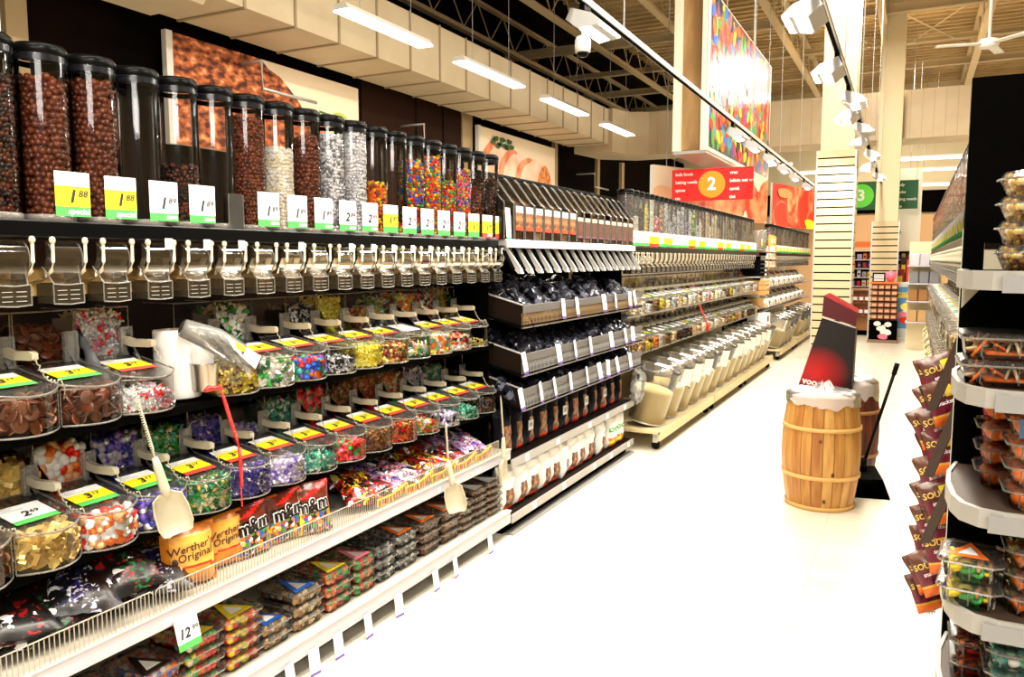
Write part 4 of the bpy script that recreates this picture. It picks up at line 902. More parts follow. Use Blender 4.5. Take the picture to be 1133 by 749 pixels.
for me, x, y, rz, lab in ((MM1, -2.07, 2.035, -.15, 'brown bag of coated chocolates with big white lettering, beside the orange bags'), (MM1, -2.07, 2.215, -.2, 'second brown bag of coated chocolates, in the middle of the three'), (MM2, -2.03, 2.315, -.5, 'brown bag of coated chocolates with a yellow stripe, turned sideways')):
    O('chocolate_bag', me, None, (x, y, .498), (R_(4), -.08, rz), lab, 'bag of candy', 'brown chocolate bags')

# --- lying pouches
def pouchmat(seed, pal):
    cs = [tuple(K[c].node_tree.nodes['Principled BSDF'].inputs['Base Color'].default_value[:3]) for c in pal]
    m = mosaic('pouch_%d' % seed, cs, 42, .32, .1); ck = mosaic('pouchfine_%d' % seed, cs, 85, .32, .08)
    def f(u_, v, s):
        if v < .06 or v > .94: return m
        return ck if noise.noise(Vector((u_ * 3 + seed * 7, v * 3, seed))) > .1 else m
    return f
NAVYB = M('navy_foil', (.01, .01, .045), .22); 
dk = [pillow(.20, .26, .07, pouchmat(i, p), 20 + i, 14, 16, .010).mesh('candy_pouch') for i, p in enumerate((['black', 'dchoc', 'black', 'dchoc', 'black', 'black', 'dchoc', 'black', 'dred', 'black'], ['dchoc', 'black', 'mauve', 'black', 'dchoc', 'black', 'navy', 'black', 'dchoc', 'black'], ['black', 'dchoc', 'dred', 'dchoc', 'black', 'black', 'dchoc', 'dgreen', 'black']))]
rnd = random.Random(11)
c = 0
for i in range(9):
    for j in range(2):
        y = .95 + i * .082; x = -2.06 - j * .17 - rnd.uniform(0, .04)
        if y > 1.62: continue
        O('candy_pouch', dk[c % 3], None, (x + .05, y, .535 + .035 * (i % 2) + .03 * j), (R_(rnd.uniform(-20, 20)), R_(-68 + rnd.uniform(-10, 10)), rnd.uniform(-.5, .5)), 'dark glossy candy pouch behind the near wire fence, %s row, %s along' % (('front' if j == 0 else 'back'), od(i)), 'candy pouch', 'dark pouches behind the wire fence'); c += 1
PR = [['red', 'dred', 'dchoc', 'dred', 'yellow', 'dchoc', 'dchoc'], ['silver', 'dchoc', 'pink', 'dred', 'dchoc', 'mauve', 'black'], ['dchoc', 'dred', 'dred', 'mauve', 'black', 'dchoc'], ['yellow', 'dred', 'dchoc', 'dchoc', 'dred', 'black'], ['mauve', 'violet', 'silver', 'dchoc', 'pink', 'dchoc']]
cp = [pillow(.17, .22, .06, pouchmat(30 + i, p), 40 + i, 16, 18, .009).mesh('candy_pouch') for i, p in enumerate(PR)]
c = 0
for j in range(3):
    for i in range(8):
        y = 2.62 + i * .135 + j * .05; x = -2.03 - j * .14
        O('candy_pouch', cp[(c * 2 + j) % 5], None, (x + .03, y, .53 + .04 * j + .015 * (i % 2)), (R_(rnd.uniform(-15, 15)), R_(-70 + rnd.uniform(-12, 12)), rnd.uniform(-.4, .4)), 'clear and coloured candy pouch in the %s row, %s along behind the far wire fence' % (('front', 'middle', 'back')[j], od(i)), 'candy pouch', 'coloured pouches behind the wire fence'); c += 1
# candy bars along the fence front
bar_ = MB(); bar_.box(-.006, .006, -.07, .07, 0, .035, K['yellow'], .004)
for k in range(6): bar_.box(.006, .0075, -.065 + k * .022, -.053 + k * .022, .006, .03, K['red'] if k % 2 else K['dred'])
bm_ = bar_.mesh('candy_box')
for i in range(10): O('candy_box', bm_, None, (-1.975, 2.72 + i * .105 if i < 9 else 3.62, .507 + (.012 if i % 2 else 0)), (R_(8 if i % 2 else -4), 0, .1), 'slim yellow and red candy packet leaning at the wire fence, %s along' % od(i), 'candy packet', 'yellow packets at the fence')

# --- clamshell packs on the bottom deck
def m_clam(wd, dp, h):
    mb = MB(); a, b = wd / 2, dp / 2
    def rr(a, b, z, k=.016): return [(b * 1.0 - k, -a, z), (b, -a + k, z), (b, a - k, z), (b - k, a, z), (-b + k, a, z), (-b, a - k, z), (-b, -a + k, z), (-b + k, -a, z)]
    lv = [(a - .012, b - .012, .0), (a - .008, b - .008, .004), (a - .003, b - .003, h - .012)]
    V = []; F = []
    for l in lv: V += rr(*l)
    for i in range(2):
        for k in range(8): F.append((i * 8 + k, i * 8 + (k + 1) % 8, i * 8 + 8 + (k + 1) % 8, i * 8 + 8 + k))
    F.append(tuple(range(7, -1, -1))); mb.add(V, F, BINC)
    for k in (-.33, .0, .33): mb.tube([(b - .008, wd * k, .006), (b - .002, wd * k, h - .014)], .0014, RIM, 4)
    tray = mb.mesh('tray')
    mb = MB(); V = rr(a + .002, b + .002, h - .012) + rr(a + .002, b + .002, h - .004) + rr(a - .012, b - .012, h - .001)
    F = [(k, (k + 1) % 8, (k + 1) % 8 + 8, k + 8) for k in range(8)] + [(k + 8, (k + 1) % 8 + 8, (k + 1) % 8 + 16, k + 16) for k in range(8)] + [tuple(range(16, 24))]
    mb.add(V, F, SOFT); mb.tube(rr(a + .004, b + .004, h - .011), .0022, RIM, 5, True)
    return tray, mb.mesh('lid')
CLAM = {}; CF = {}
def clam(x, y, z, rz, wd, dp, h, kind, label, group, flab, fgrp, sticker=None, seed=0, low=False, tilt=0):
    k = (wd, dp, h)
    if k not in CLAM: CLAM[k] = m_clam(*k)
    t = E('clamshell_pack', (x, y, z), rz, label, 'clamshell pack', group)
    O('tray', CLAM[k][0], t); O('lid', CLAM[k][1], t)
    if sticker:
        mb = MB(); mb.add([(dp * .42, -wd * .40, h), (dp * .40, wd * .30, h), (-dp * .3, -wd * .05, h), (dp * .42, -wd * .40, h + .0012), (dp * .40, wd * .30, h + .0012), (-dp * .3, -wd * .05, h + .0012)], [(2, 1, 0), (3, 4, 5), (0, 1, 4, 3), (1, 2, 5, 4), (2, 0, 3, 5)], sticker)
        mb.add([(dp * .33, -wd * .22, h + .002), (dp * .31, wd * .13, h + .002), (-dp * .05, -wd * .04, h + .002)], [(0, 1, 2)], PAPER)
        O('corner_label', mb, t, label='triangular paper label')
    fk = (k, kind, seed)
    if fk not in CF: CF[fk] = boxfill(kind, seed + 5, dp - .022, wd - .022, h - .016, 1.0 if not low else 1.2)
    O('candy_fill', CF[fk], None, (x, y, z + .0035), (0, 0, rz), flab, 'candy', fgrp, 'stuff')
stacks = [(1.24, .17, 3, .05, 'ham', None, 'blue and pink'), (1.42, .17, 3, .05, 'ham', K['yellow'], 'pink'), (1.60, .16, 3, .05, 'ham', K['dchoc'], ''), (1.765, .155, 4, .047, 'mixgum', K['yellow'], ''), (1.94, .165, 4, .047, 'mixgum', K['yellow'], ''), (2.095, .14, 2, .047, 'nuts', K['blue'], ''), (2.265, .165, 3, .051, 'nuts', K['blue'], ''), (2.45, .165, 3, .055, 'orangegum', K['yellow'], ''), (2.62, .15, 3, .052, 'orangegum', K['pink'], ''),
          (2.77, .145, 3, .052, 'lico', None, ''), (2.93, .165, 3, .055, 'lico', K['orange'], ''), (3.125, .17, 3, .055, 'fudge', K['orange'], ''), (3.315, .17, 3, .055, 'fudge', K['orange'], ''), (3.47, .13, 4, .040, 'fudge', K['white'], ''), (3.615, .14, 5, .038, 'fudge', K['white'], ''), (3.78, .15, 5, .038, 'fudge', K['white'], '')]
for i, (y, wd, n, h, kind, st, _) in enumerate(stacks):
    for j in range(n):
        pos = ('bottom', 'second', 'third', 'fourth', 'fifth')[j] if j < n - 1 else 'topmost'
        clam(-2.10, y, .152 + j * h, .02 * math.sin(i * 3 + j * 2), wd, .20, h, kind, 'clamshell of %s, %s in the %s bottom shelf stack' % (DESC[kind], pos, od(i)), 'clamshells on the bottom candy shelf',
             '%s in the %s pack of the %s bottom stack' % (DESC[kind], pos, od(i)), 'sweets in the bottom shelf clamshells', st if j == n - 1 else None, i % 3)

# ==================================================================== LEFT SHELVING, COFFEE AND BAG SECTION
YA, YB = 3.885, 6.06
u = E('shelving_unit', (-2.3, 5, 0), 0, 'black shelving with mesh baskets and dark pouches, middle of the left side', 'shelving unit')
def up(name, mb, label=None, kind=None): return O(name, L(mb, 2.3, -5), u, label=label, kind=kind)
up('back_panel', MB().box(-2.56, -2.53, YA, YB, 0, 1.62, MATT))
up('side_panel', MB().box(-2.5, -2.1, YA - .012, YA - .004, .15, 1.45, MATT)); up('side_panel', MB().box(-2.5, -2.1, YB + .004, YB + .012, .1, 1.6, MATT))
up('dispenser_rail', MB().box(-2.36, -1.99, YA, YB, 1.625, 1.66, SILV, .004).box(-1.99, -1.965, YA, YB, 1.615, 1.655, M('rail_clear', (.72, .70, .68), .3)))
up('shelf_deck', MB().box(-2.5, -1.97, YA, YB, .41, .43, DARK)); up('shelf_lip', MB().box(-1.968, -1.955, YA, YB, .385, .435, GREY, .003))
up('shelf_deck', MB().box(-2.5, -1.97, YA, YB, .095, .112, DARK)); up('shelf_lip', MB().box(-1.968, -1.955, YA, YB, .070, .118, GREY, .003))
up('base_kick', MB().box(-2.5, -2.02, YA, YB, 0, .07, MATT)); up('floor_plate', MB().box(-2.0, -1.95, YA, YB, 0, .012, M('kick_grey', (.25, .24, .22), .5)))
for y in (4.05, 4.5, 5.05, 5.4, 5.8):
    up('lip_label', MB().box(-1.9545, -1.952, y, y + .05, .392, .428, WHITE)); up('lip_label', MB().box(-1.9545, -1.952, y + .1, y + .15, .076, .112, WHITE))
GL3 = M('basket_grey', (.12, .11, .105), .45); TANM = M('mesh_tan', (.40, .26, .13), .5, .3)
for r, z in enumerate((1.30, 1.03, .835)):
    x = -1.9
    up('basket_lip', MB().box(x - .006, x, YA + .02, YB, z - .045, z, GL3, .002))
    mb = MB(); nn = 130
    for k in range(nn): y = YA + .02 + (YB - YA - .02) * k / nn; mb.obox((x - .004, y, z - .085), (.0009, 0, 0), (0, .0009, 0), (0, .006, .04), TANM if r == 0 else GREY)
    for k in range(nn): y = YA + .02 + (YB - YA - .02) * k / nn; mb.obox((x - .005, y, z - .085), (.0009, 0, 0), (0, .0009, 0), (0, -.006, .04), TANM if r == 0 else GREY)
    mb.box(x - .008, x - .006, YA + .02, YB, z - .13, z - .12, GREY)
    up('mesh_front', mb, 'fine wire mesh front')
    up('basket_floor', MB().obox((-2.16, (YA + YB) / 2, z - .055), (.26, 0, -.06), (0, (YB - YA) / 2, 0), (0, 0, .004), MATT))
    up('basket_side', MB().add([(x, YA + .02, z), (x, YA + .02, z - .13), (-2.42, YA + .02, z + .0), (-2.42, YA + .02, z + .14)], [(0, 1, 2, 3)], DARK).tube([(x, YA + .02, z), (-2.42, YA + .02, z + .14)], .005, GREY, 5))
rr_ = random.Random(3)
for r, (z, ys) in enumerate(((1.3, (4.45, 4.67, 5.16, 5.40, 5.72, 5.82)), (1.03, (3.9, 4.38, 4.64, 4.91, 5.31, 5.62, 5.8)), (.835, (3.86, 4.12, 4.32, 4.57, 4.85, 5.08, 5.26, 5.44, 5.74)))):
    for y in ys: O('price_tag', tagmesh(.052, .125, 'wp', '', '', (0, 0, -.115)), u, (.405, y - 5, z + .003), (R_(rr_.uniform(-10, 10)), R_(-8), R_(rr_.uniform(-12, 12))), label='hanging paper price tag')
# tan rods basket at the near end of the top basket
t = E('rod_basket', (-2.03, 3.93, 1.24), 0, 'tan slatted side rack beside the top row of dark pouches', 'rack')
for k in range(9): O('rod', MB().tube([(-.42, .02 - k * .0, .12 - k * .012), (.12, .03 + .012 * k, .045 - k * .014)], .006, M('copper_rod', (.42, .2, .09), .4), 5), t)
O('rack_frame', MB().tube([(.12, .0, .06), (.13, .14, -.09), (-.4, .1, -.02), (-.43, 0, .13)], .005, BLACK, 5, True), t)
# pouches in the baskets
BK = noisy('black_film', (.006, .006, .009), (.03, .03, .04), 7, .18, bump=.3); BK2 = M('clear_black_film', (.09, .09, .12), .12)
def bcol(seed): return lambda u_, v, s: BK2 if noise.noise(Vector((u_ * 5 + seed, v * 6, seed))) > .18 else BK
bp = [pillow(.15, .19, .075, bcol(60 + i), 60 + i, 12, 14, .016).mesh('dark_pouch') for i in range(5)]
c = 0
for r, z in enumerate((1.29, 1.02, .82)):
    for j in range(2):
        for i in range(14):
            y = YA + .10 + i * .152 + j * .04
            if y > YB - .06: continue
            O('dark_pouch', bp[(c * 3 + r) % 5], None, (-1.96 - j * .19, y, z - .05 + .015 * (i % 3) + .05 * j - (.03 if r == 2 else 0)), (R_(rr_.uniform(-25, 25)), R_(-52 + rr_.uniform(-14, 14)), rr_.uniform(-.4, .4)), 'shiny dark pouch in the %s basket, %s row, %s along' % (('top', 'middle', 'lowest')[r], ('front', 'back')[j], od(i)), 'pouch', 'dark pouches in the mesh baskets'); c += 1
# black label bags standing on the lower shelf
LBR = noisy('label_brown', (.10, .03, .01), (.45, .2, .08), 30, .4); LRD = M('label_red', (.8, .06, .02), .4)
def lbcol(base, top=.72, side=.25):
    def f(u_, v, s):
        if s > 0 and u_ > side and v < top: return LRD if v < .14 else LBR
        return base
    return f
kb = pillow(.15, .27, .08, lbcol(BK, .62, .3), 71, 14, 22, .006).mesh('black_bag'); wb = pillow(.165, .27, .10, lbcol(PAPER, .5, .28), 72, 16, 24, .008).mesh('white_bag')
for i, y in enumerate((3.97, 4.13, 4.29, 4.47, 4.66, 4.84, 5.0, 5.18, 5.38, 5.55, 5.75, 5.93)):
    O('black_bag', kb, None, (-2.06, y, .431), (0, R_(-3), R_(-12 + 9 * (i % 3))), 'black bag with brown and red printed label, %s along the lower shelf' % od(i), 'bag', 'black bags on the lower shelf')
    O('black_bag', kb, None, (-2.22, y + .05, .431), (0, 0, R_(6 * (i % 3))), 'black printed bag in the back row of the lower shelf, %s along' % od(i), 'bag', 'black bags on the lower shelf')
for i, y in enumerate((4.2, 4.72, 5.1, 5.47)):
    O('square_card', MB().box(-.001, .001, -.032, .032, 0, .06, M('card_grey', (.55, .55, .52), .6)).box(.001, .0015, -.018, .018, .018, .042, M('card_print', (.25, .25, .25), .7)), None, (-1.99, y, .545), (0, 0, 0), 'small pale square card clipped between black bags, %s from the near end' % od(i), 'card', 'square cards between the bags')
# white bags on the base
for i, (y, rz, tl, z) in enumerate(((3.96, -.1, 0, 0), (4.14, .0, 0, 0), (4.30, -.15, 0, 0), (4.49, .05, 2, 0), (4.63, -.1, 0, 0), (4.80, .3, 12, 0), (4.93, -.1, -3, 0), (5.08, 0, 3, 0), (5.25, -.1, 0, 0), (5.50, .12, 5, 0))):
    O('white_bag', wb, None, (-2.05, y, .113), (R_(tl), 0, rz), 'white bag with a brown and red corner label, %s along the base shelf' % od(i), 'bag', 'white bags on the base shelf')
def gcol(u_, v, s):
    if s > 0 and .45 < v < .6 and .1 < u_ < .9 and noise.noise(Vector((u_ * 14, v * 30, 0))) > -.2: return K['green']
    if s > 0 and v < .3 and u_ > .1: return K['yellow'] if noise.noise(Vector((u_ * 9, v * 9, 1))) > 0 else K['orange']
    return PAPER
gb = pillow(.17, .27, .09, gcol, 73, 20, 24, .007).mesh('white_bag')
for i, y in enumerate((5.72, 5.88)): O('white_bag', gb, None, (-2.04, y, .113), (0, 0, -.1), 'white bag with green lettering and a yellow base, %s' % ('nearer of the two' if i == 0 else 'farther of the two'), 'bag', 'white bags with green print')

# angled bulk dispensers
prof = [(0, 0), (.0, .20), (-.02, .215), (-.11, .335), (-.14, .36), (-.34, .36), (-.34, 0)]
pitch = (6.10 - 3.865) / 17
side = MB().prism([(a, b) for a, b in prof], -.0025, .0025, clear('side_smoke', (.30, .27, .23), 1.5, .15, .05, (.2, .17, .13))).mesh('side_panel')
fw = MB()
for i in range(0, 5): p, q = prof[i], prof[i + 1]; fw.quad((p[0] - .001, -pitch / 2 + .01, p[1]), (p[0] - .001, pitch / 2 - .01, p[1]), (q[0] - .001, pitch / 2 - .01, q[1]), (q[0] - .001, -pitch / 2 + .01, q[1]), TUBE)
for i in (0, 2): p, q = prof[i + (i == 0)], prof[i + 1 + (i == 0)]
for y in (-pitch / 2 + .008, pitch / 2 - .008): fw.tube([(a + .001, y, b) for a, b in prof[:5]], .0028, RIM, 4)
fw = fw.mesh('front_window')
lidm = MB().prism([(-.13, .355), (-.13, .37), (-.15, .375), (-.35, .375), (-.35, .36)], -pitch / 2 + .004, pitch / 2 - .004, BLACK).mesh('lid')
core = MB().prism([(-.008, .004), (-.008, .19), (-.10, .26), (-.33, .30), (-.33, .004)], -pitch / 2 + .012, pitch / 2 - .012, noisy('beans', (.02, .008, .003), (.12, .05, .02), 60, .4, kind='vor', lo=.2, hi=.7, bump=.5)).mesh('bean_fill')
core2 = MB().prism([(-.008, .004), (-.008, .13), (-.05, .16), (-.33, .20), (-.33, .004)], -pitch / 2 + .012, pitch / 2 - .012, noisy('beans_tan', (.16, .09, .04), (.42, .28, .15), 60, .4, kind='vor', lo=.2, hi=.7, bump=.5)).mesh('bean_fill')
lab = MB().box(.001, .002, -.045, .045, .06, .175, LBR).box(.002, .0025, -.045, .045, .15, .185, PAPER).box(.002, .0025, -.045, .045, .05, .072, LRD).mesh('label_card')
lab2 = MB().box(.001, .002, -.045, .045, .04, .155, M('label_dark', (.12, .05, .035), .4)).box(.002, .0025, -.045, .045, .14, .165, CREAM).box(.002, .0025, -.045, .045, .03, .042, M('label_violet', (.2, .07, .1), .5)).mesh('label_card')
chm = MB(); chm.prism([(-.05, -.045), (-.015, -.045), (.075, -.165), (.085, -.19), (.065, -.19), (-.05, -.07)], -.016, .02, M('chute_pale', (.50, .48, .45), .3)).prism([(-.02, -.035), (.002, -.035), (.088, -.165), (.080, -.17)], -.028, -.024, GREY).prism([(-.03, -.045), (-.02, -.045), (.05, -.165), (.04, -.17)], -.05, .05, MATT)
chm = chm.mesh('chute')
for i in range(17):
    y = 3.865 + pitch * (i + .5)
    t = E('bulk_dispenser', (-2.0, y, 1.662), 0, 'angled black sided bulk dispenser, %s from the candy tubes' % od(i), 'bulk dispenser', 'angled bulk dispensers')
    O('side_panel', side, t, (0, -pitch / 2 + .005, 0), label='black side'); O('side_panel', side, t, (0, pitch / 2 - .005, 0), label='black side')
    O('front_window', fw, t); O('lid', lidm, t); O('chute', chm, t, label='pale slanted chute')
    if i: O('label_card', lab if i < 8 else lab2, t)
    else: O('price_tag', tagmesh(.055, .2, 'wg', '', '', (.004, .0, -.03), (0, 1, .0), (-.0, -.12, 1)), t, label='long white tag with green band')
    O('bean_fill', core if i % 3 else core2, None, (-2.0, y, 1.662), (0, 0, 0), 'roasted beans inside the %s angled dispenser' % od(i), 'beans', 'beans in the angled dispensers', 'stuff')

# ==================================================================== LEFT SHELVING, BAKING SECTION
YC, YD = 6.10, 12.0
def bakeunit(y0, y1, label, far=False):
    u = E('shelving_unit', (-2.3, (y0 + y1) / 2, 0), 0, label, 'shelving unit'); dy = -(y0 + y1) / 2
    def up(name, mb, label=None): return O(name, L(mb, 2.3, dy), u, label=label)
    up('back_panel', MB().box(-2.56, -2.53, y0, y1, 0, 1.62, M('back_pale', (.45, .38, .26), .7)))
    up('dispenser_rail', MB().box(-2.19, -2.02, y0, y1, 1.607, 1.655, GLOSSB, .004))
    up('chute_board', MB().box(-2.33, -2.115, y0, y1, 1.44, 1.46, CREAMP))
    for z in (1.092, .765): up('bin_shelf', MB().box(-2.5, -2.045, y0, y1, z - .02, z - .004, SILV))
    up('side_panel', MB().box(-2.5, -2.1, y0 - .01, y0, .0, 1.6, MATT)); return u
bakeunit(YC + .03, YD, 'long shelving with pale baking bins and flour tubs under tubes')
kinds3 = ['dchoc', 'cream', 'dchoc', 'yell', 'white', 'pinks', 'seed', 'chips', 'chips', 'chips2', 'chips', 'chips2', 'mauve', 'chips', 'greenp', 'chips', 'white', 'nut', 'grains', 'flour', 'oat', 'flour', 'grains', 'nut', 'rice', 'rice', 'grains', 'oat']
TF = {}
def cachedtube(kind, lv, seed=0, scale=1.3, arc=(-200, 95)):
    k = (kind, lv, seed, arc)
    if k not in TF: TF[k] = tubefill(TR - .003, lv * THT, kind, seed, True, scale, arc)
    return TF[k]
PH = [.9, .55, .7, .8, .95, .6, .85]
for i in range(38):
    y = 6.20 + i * PT; kind = kinds3[(i) % len(kinds3)] if i < 28 else kinds3[(i * 5) % 11 + 16]; lv = PH[i % 7]
    kd = ('wg', 'wg', 'wg', 'yr', 'yr', 'wg', 'yg', 'yg', 'wg')[i % 9]
    dispenser(TX, y, 1.655, 0, 'clear dispenser tube of %s, %s past the angled dispensers' % (DESC[kind], od(i)), 'dispensers on the baking section', tagmesh(.11, .118, kd, '1' if i < 8 else '', '', (.073, .008, .008), (.42, 1, 0), (0, 0, 1)),
              cachedtube(kind, lv), '%s inside the %s tube past the angled dispensers' % (DESC[kind], od(i)), 'goods inside the baking tubes', detail=1 if i > 3 else 2)
BF = {}
def cachedbin(kind, a, b, seed=0, rh=.3):
    k = (kind, a, b, seed)
    if k not in BF: BF[k] = binfill(kind, seed, a, b, rh, low=True, scale=1.35)
    return BF[k]
kr1 = ['flour', 'white', 'chips', 'nut', 'yell', 'flour', 'chips', 'oat', 'flour', 'white', 'white', 'grains', 'white', 'pinks', 'flour']
kr2 = ['seed', 'seed', 'yell', 'spice', 'cream', 'nut', 'oat', 'dark', 'dark', 'pepper', 'grains', 'grains', 'flour', 'white', 'flour', 'white', 'grains', 'flour']
for r, (z, kr) in enumerate(((1.095, kr1), (.768, kr2))):
    for i in range(29):
        y = YC + .15 + i * .2
        if y > YD - .1: continue
        kind = kr[i % len(kr)]
        candybin(-1.995, y, z, 0, .305 if r == 0 else .295, 'clear bin of %s, %s past the baskets, %s baking row' % (DESC[kind], od(i), ('upper', 'lower')[r]), 'baking bins %s row' % ('upper', 'lower')[r],
                 lidtag(('w', 'w', 'w', 'yg', 'w', 'w', 'wg')[i % 7]), cachedbin(kind, (.2, .26, .14)[i % 3], (.085, .095, .06)[i % 3]), '%s in the %s bin, %s baking row' % (DESC[kind], od(i), ('upper', 'lower')[r]), 'goods in the baking bins',
                 'cream scoop handle on the %s bin of the %s baking row' % (od(i), ('upper', 'lower')[r]), 'scoops on the baking bins')
t = E('red_tether', (-1.965, 8.2, 1.08), 0, 'red coiled tether hanging across the baking bins', 'tether')
O('cord', coil((0, 0, 0), (.01, .35, -.22), 24, .008, .004, RP, 0), t); O('tether_grip', MB().tube([(.01, .35, -.21), (.01, .36, -.30)], .016, RP, 6), t)
# flour tubs on the dolly
def m_tub():
    mb = MB(); mb.lathe([(.145, 0), (.150, .01), (.185, .44), (.192, .445), (.192, .46), (.186, .462)], SOFT, 28, caps=False); mb.lathe([(.001, .004), (.145, .004)], SOFT, 28, caps=False)
    mb.lathe([(.146, -.002), (.152, 0), (.152, .012), (.149, .016)], SILV, 28, caps=False)
    tub = mb.mesh('tub_body')
    mb = MB(); mb.lathe([(.196, .448), (.198, .462), (.190, .474), (.15, .478), (.14, .486), (.001, .49)], SOFT, 28, caps=False)
    mb.lathe([(.197, .45), (.199, .455), (.199, .461), (.196, .465)], RIM, 28, caps=False)
    mb.box(-.03, .10, -.05, .05, .492, .494, PAPER); lid = mb.mesh('tub_lid')
    mb = MB(); mb.lathe([(.001, .006), (.142, .006), (.147, .02), (.168, .27), (.160, .285), (.10, .30), (.001, .305)], M('flour_heap', (.88, .68, .32), .9), 24, caps=False)
    return tub, lid, mb.mesh('flour_fill')
MTB, MTL, MTF = m_tub()
def m_drape(seed):
    mb = MB(); V = []; F = []; n = 22; m = 7
    for j in range(m):
        for k in range(n):
            a = 2 * PI * k / n; q = noise.noise(Vector((math.cos(a) * 2.2, math.sin(a) * 2.2, j * .9 + seed * 5)))
            r = .202 + .012 * math.sin(a * 7 + seed) * j / m + .02 * q * j / m; V.append((r * math.cos(a) - .0, r * math.sin(a), .465 - j * (.028 + .012 * noise.noise(Vector((math.cos(a) * 2, math.sin(a) * 2, seed))))))
    for j in range(m - 1):
        for k in range(n): F.append((j * n + k, j * n + (k + 1) % n, (j + 1) * n + (k + 1) % n, (j + 1) * n + k))
    mb.add(V, F, HAZY, True); return mb.mesh('plastic_cover')
MDR = [m_drape(s) for s in (1, 2, 3)]
DC = M('dolly_cream', (.66, .52, .28), .55)
def dolly(y0, y1, label):
    t = E('rolling_platform', (-1.98, (y0 + y1) / 2, 0), 0, label, 'rolling platform', 'rolling platforms under the tubs'); h = (y1 - y0) / 2
    O('platform', MB().box(-.36, .21, -h, h, .145, .165, DC).box(.195, .215, -h, h, .09, .168, DC, .003), t)
    O('front_rail', MB().tube([(.20, -h, .19), (.20, h, .19)], .004, SILV, 5), t)
    for s in (-1, 1):
        for x in (.15, -.3):
            O('caster', MB().box(x - .02, x + .02, s * (h - .1) - .03, s * (h - .1) + .03, .06, .145, SILV).prism([(x + .035 * math.cos(a), .036 + .036 * math.sin(a)) for a in [2 * PI * k / 14 for k in range(14)]], s * (h - .1) - .014, s * (h - .1) + .014, BLACK), t)
for i, (a, b) in enumerate(((6.16, 8.1), (8.13, 9.9), (9.93, 11.9), (12.66, 14.6), (14.7, 17.2))): dolly(a, b, 'cream rolling platform on casters, %s from the coffee section' % od(i))
tubs = [6.42 + i * .39 for i in range(14)] + [12.92, 13.3, 13.7, 14.2, 15.2, 15.7, 16.3, 16.8]
for i, y in enumerate(tubs):
    t = E('flour_tub', (-1.97, y, .168 + .032), (0, R_(13), 0), 'big clear tub of cream flour on the rolling platform, %s from the coffee section' % od(i), 'flour tub', 'flour tubs')
    O('tub_body', MTB, t); O('tub_lid', MTL, t)
    if i in (1, 2, 3, 5, 7, 8, 9, 10, 11, 12, 14): O('plastic_cover', MDR[i % 3], t, label='draped clear plastic')
    O('flour_fill', MTF, None, (-1.97, y, .2), (0, R_(13), 0), 'cream flour inside the %s big tub from the coffee section' % od(i), 'flour', 'flour inside the tubs', 'stuff')
t = E('plastic_bag', (-1.92, 6.04, .60), (R_(-35), 0, .2), 'crumpled clear plastic bag hanging beside the first flour tub', 'plastic bag')
O('bag_film', pillow(.10, .30, .09, lambda a, b, c: HAZY, 91, 14, 18, .03), t, (0, 0, -.2))

# ==================================================================== LEFT SHELVING, FAR SECTION
bakeunit(12.62, 18.4, 'far left shelving beyond the bulk baking section')
for i in range(34):
    y = 13.3 + i * PT; kind = kinds3[(i * 3 + 5) % 28]
    dispenser(TX, y, 1.655, 0, 'far dispenser tube of %s, %s beyond the orange gift rack' % (DESC[kind], od(i)), 'dispensers on the far section', tagmesh(.09, .118, 'yg' if i % 3 else 'wg', '', '', (.073, .008, .008), (.42, 1, 0), (0, 0, 1)), cachedtube(kind, PH[(i + 2) % 7]), '%s inside the %s far tube' % (DESC[kind], od(i)), 'goods inside the far tubes', detail=1)
# end stand between sections with stacked goods
u = E('display_stand', (-2.15, 12.3, 0), 0, 'narrow black stand of mixed goods between two shelving runs', 'display stand')
O('stand_back', MB().box(-.4, -.36, -.28, .28, 0, 1.75, MATT), u); 
for z in (.55, .84, 1.02, 1.3, 1.70): O('shelf', MB().box(-.36, .14, -.28, .28, z - .02, z, SILV), u)
O('bag_drum', MB().lathe([(.12, .01), (.13, .02), (.13, .27), (.12, .28)], HAZY, 20), None, (-2.1, 12.3, 1.70), label='clear drum of bags on top of the narrow stand', cat='drum')
for i in range(2): O('stand_tag', tagmesh(.10, .13, 'yg', '', '', (.135, 0, .0)), u, (0, -.12 + i * .2, 1.72))
for i in range(4): O('black_tray', MB().box(-.15, .15, -.12, .12, 0, .05, BLACK, .01).box(.148, .152, -.08, .08, .012, .04, WHITE), None, (-2.12, 12.3, 1.302 + i * .062), label='black tray with a white label, %s from the bottom of its pile' % od(i), cat='tray', group='black trays on the stand')
OB = M('tan_box', (.62, .34, .10), .6)
for i in range(3): O('tan_box', MB().box(-.16, .16, -.2, .2, 0, .07, OB, .006).box(.158, .163, -.2, .2, .028, .034, PAPER), None, (-2.1, 12.3, 1.022 + i * .075), label='tan box on the narrow stand, %s from the bottom' % od(i), cat='box', group='tan boxes on the stand')
O('orange_bucket', MB().lathe([(.10, 0), (.13, .14), (.135, .145), (.125, .145), (.1, .02)], OB, 20), None, (-2.1, 12.25, .842), label='small orange bucket under the tan boxes', cat='bucket')
O('printed_box', MB().box(-.14, .14, -.16, .16, 0, .2, PAPER, .004).box(.14, .142, -.16, .16, .0, .05, REDT).box(.14, .142, -.1, .02, .08, .16, BLACK), None, (-2.05, 12.3, .552), label='white printed box with red band on the narrow stand', cat='box')
u = E('gift_rack', (-1.98, 12.95, 1.42), 0, 'orange topped rack of small white packs in front of the far tubes', 'rack')
O('header_board', MB().box(-.02, .0, -.34, .34, .34, .50, M('rack_orange', (.80, .42, .08), .6)), u)
for y in (-.12, .14): O('header_disc', MB().obox((.003, y, .42), (.002, 0, 0), (0, .035, 0), (0, 0, .035), PAPER), u)
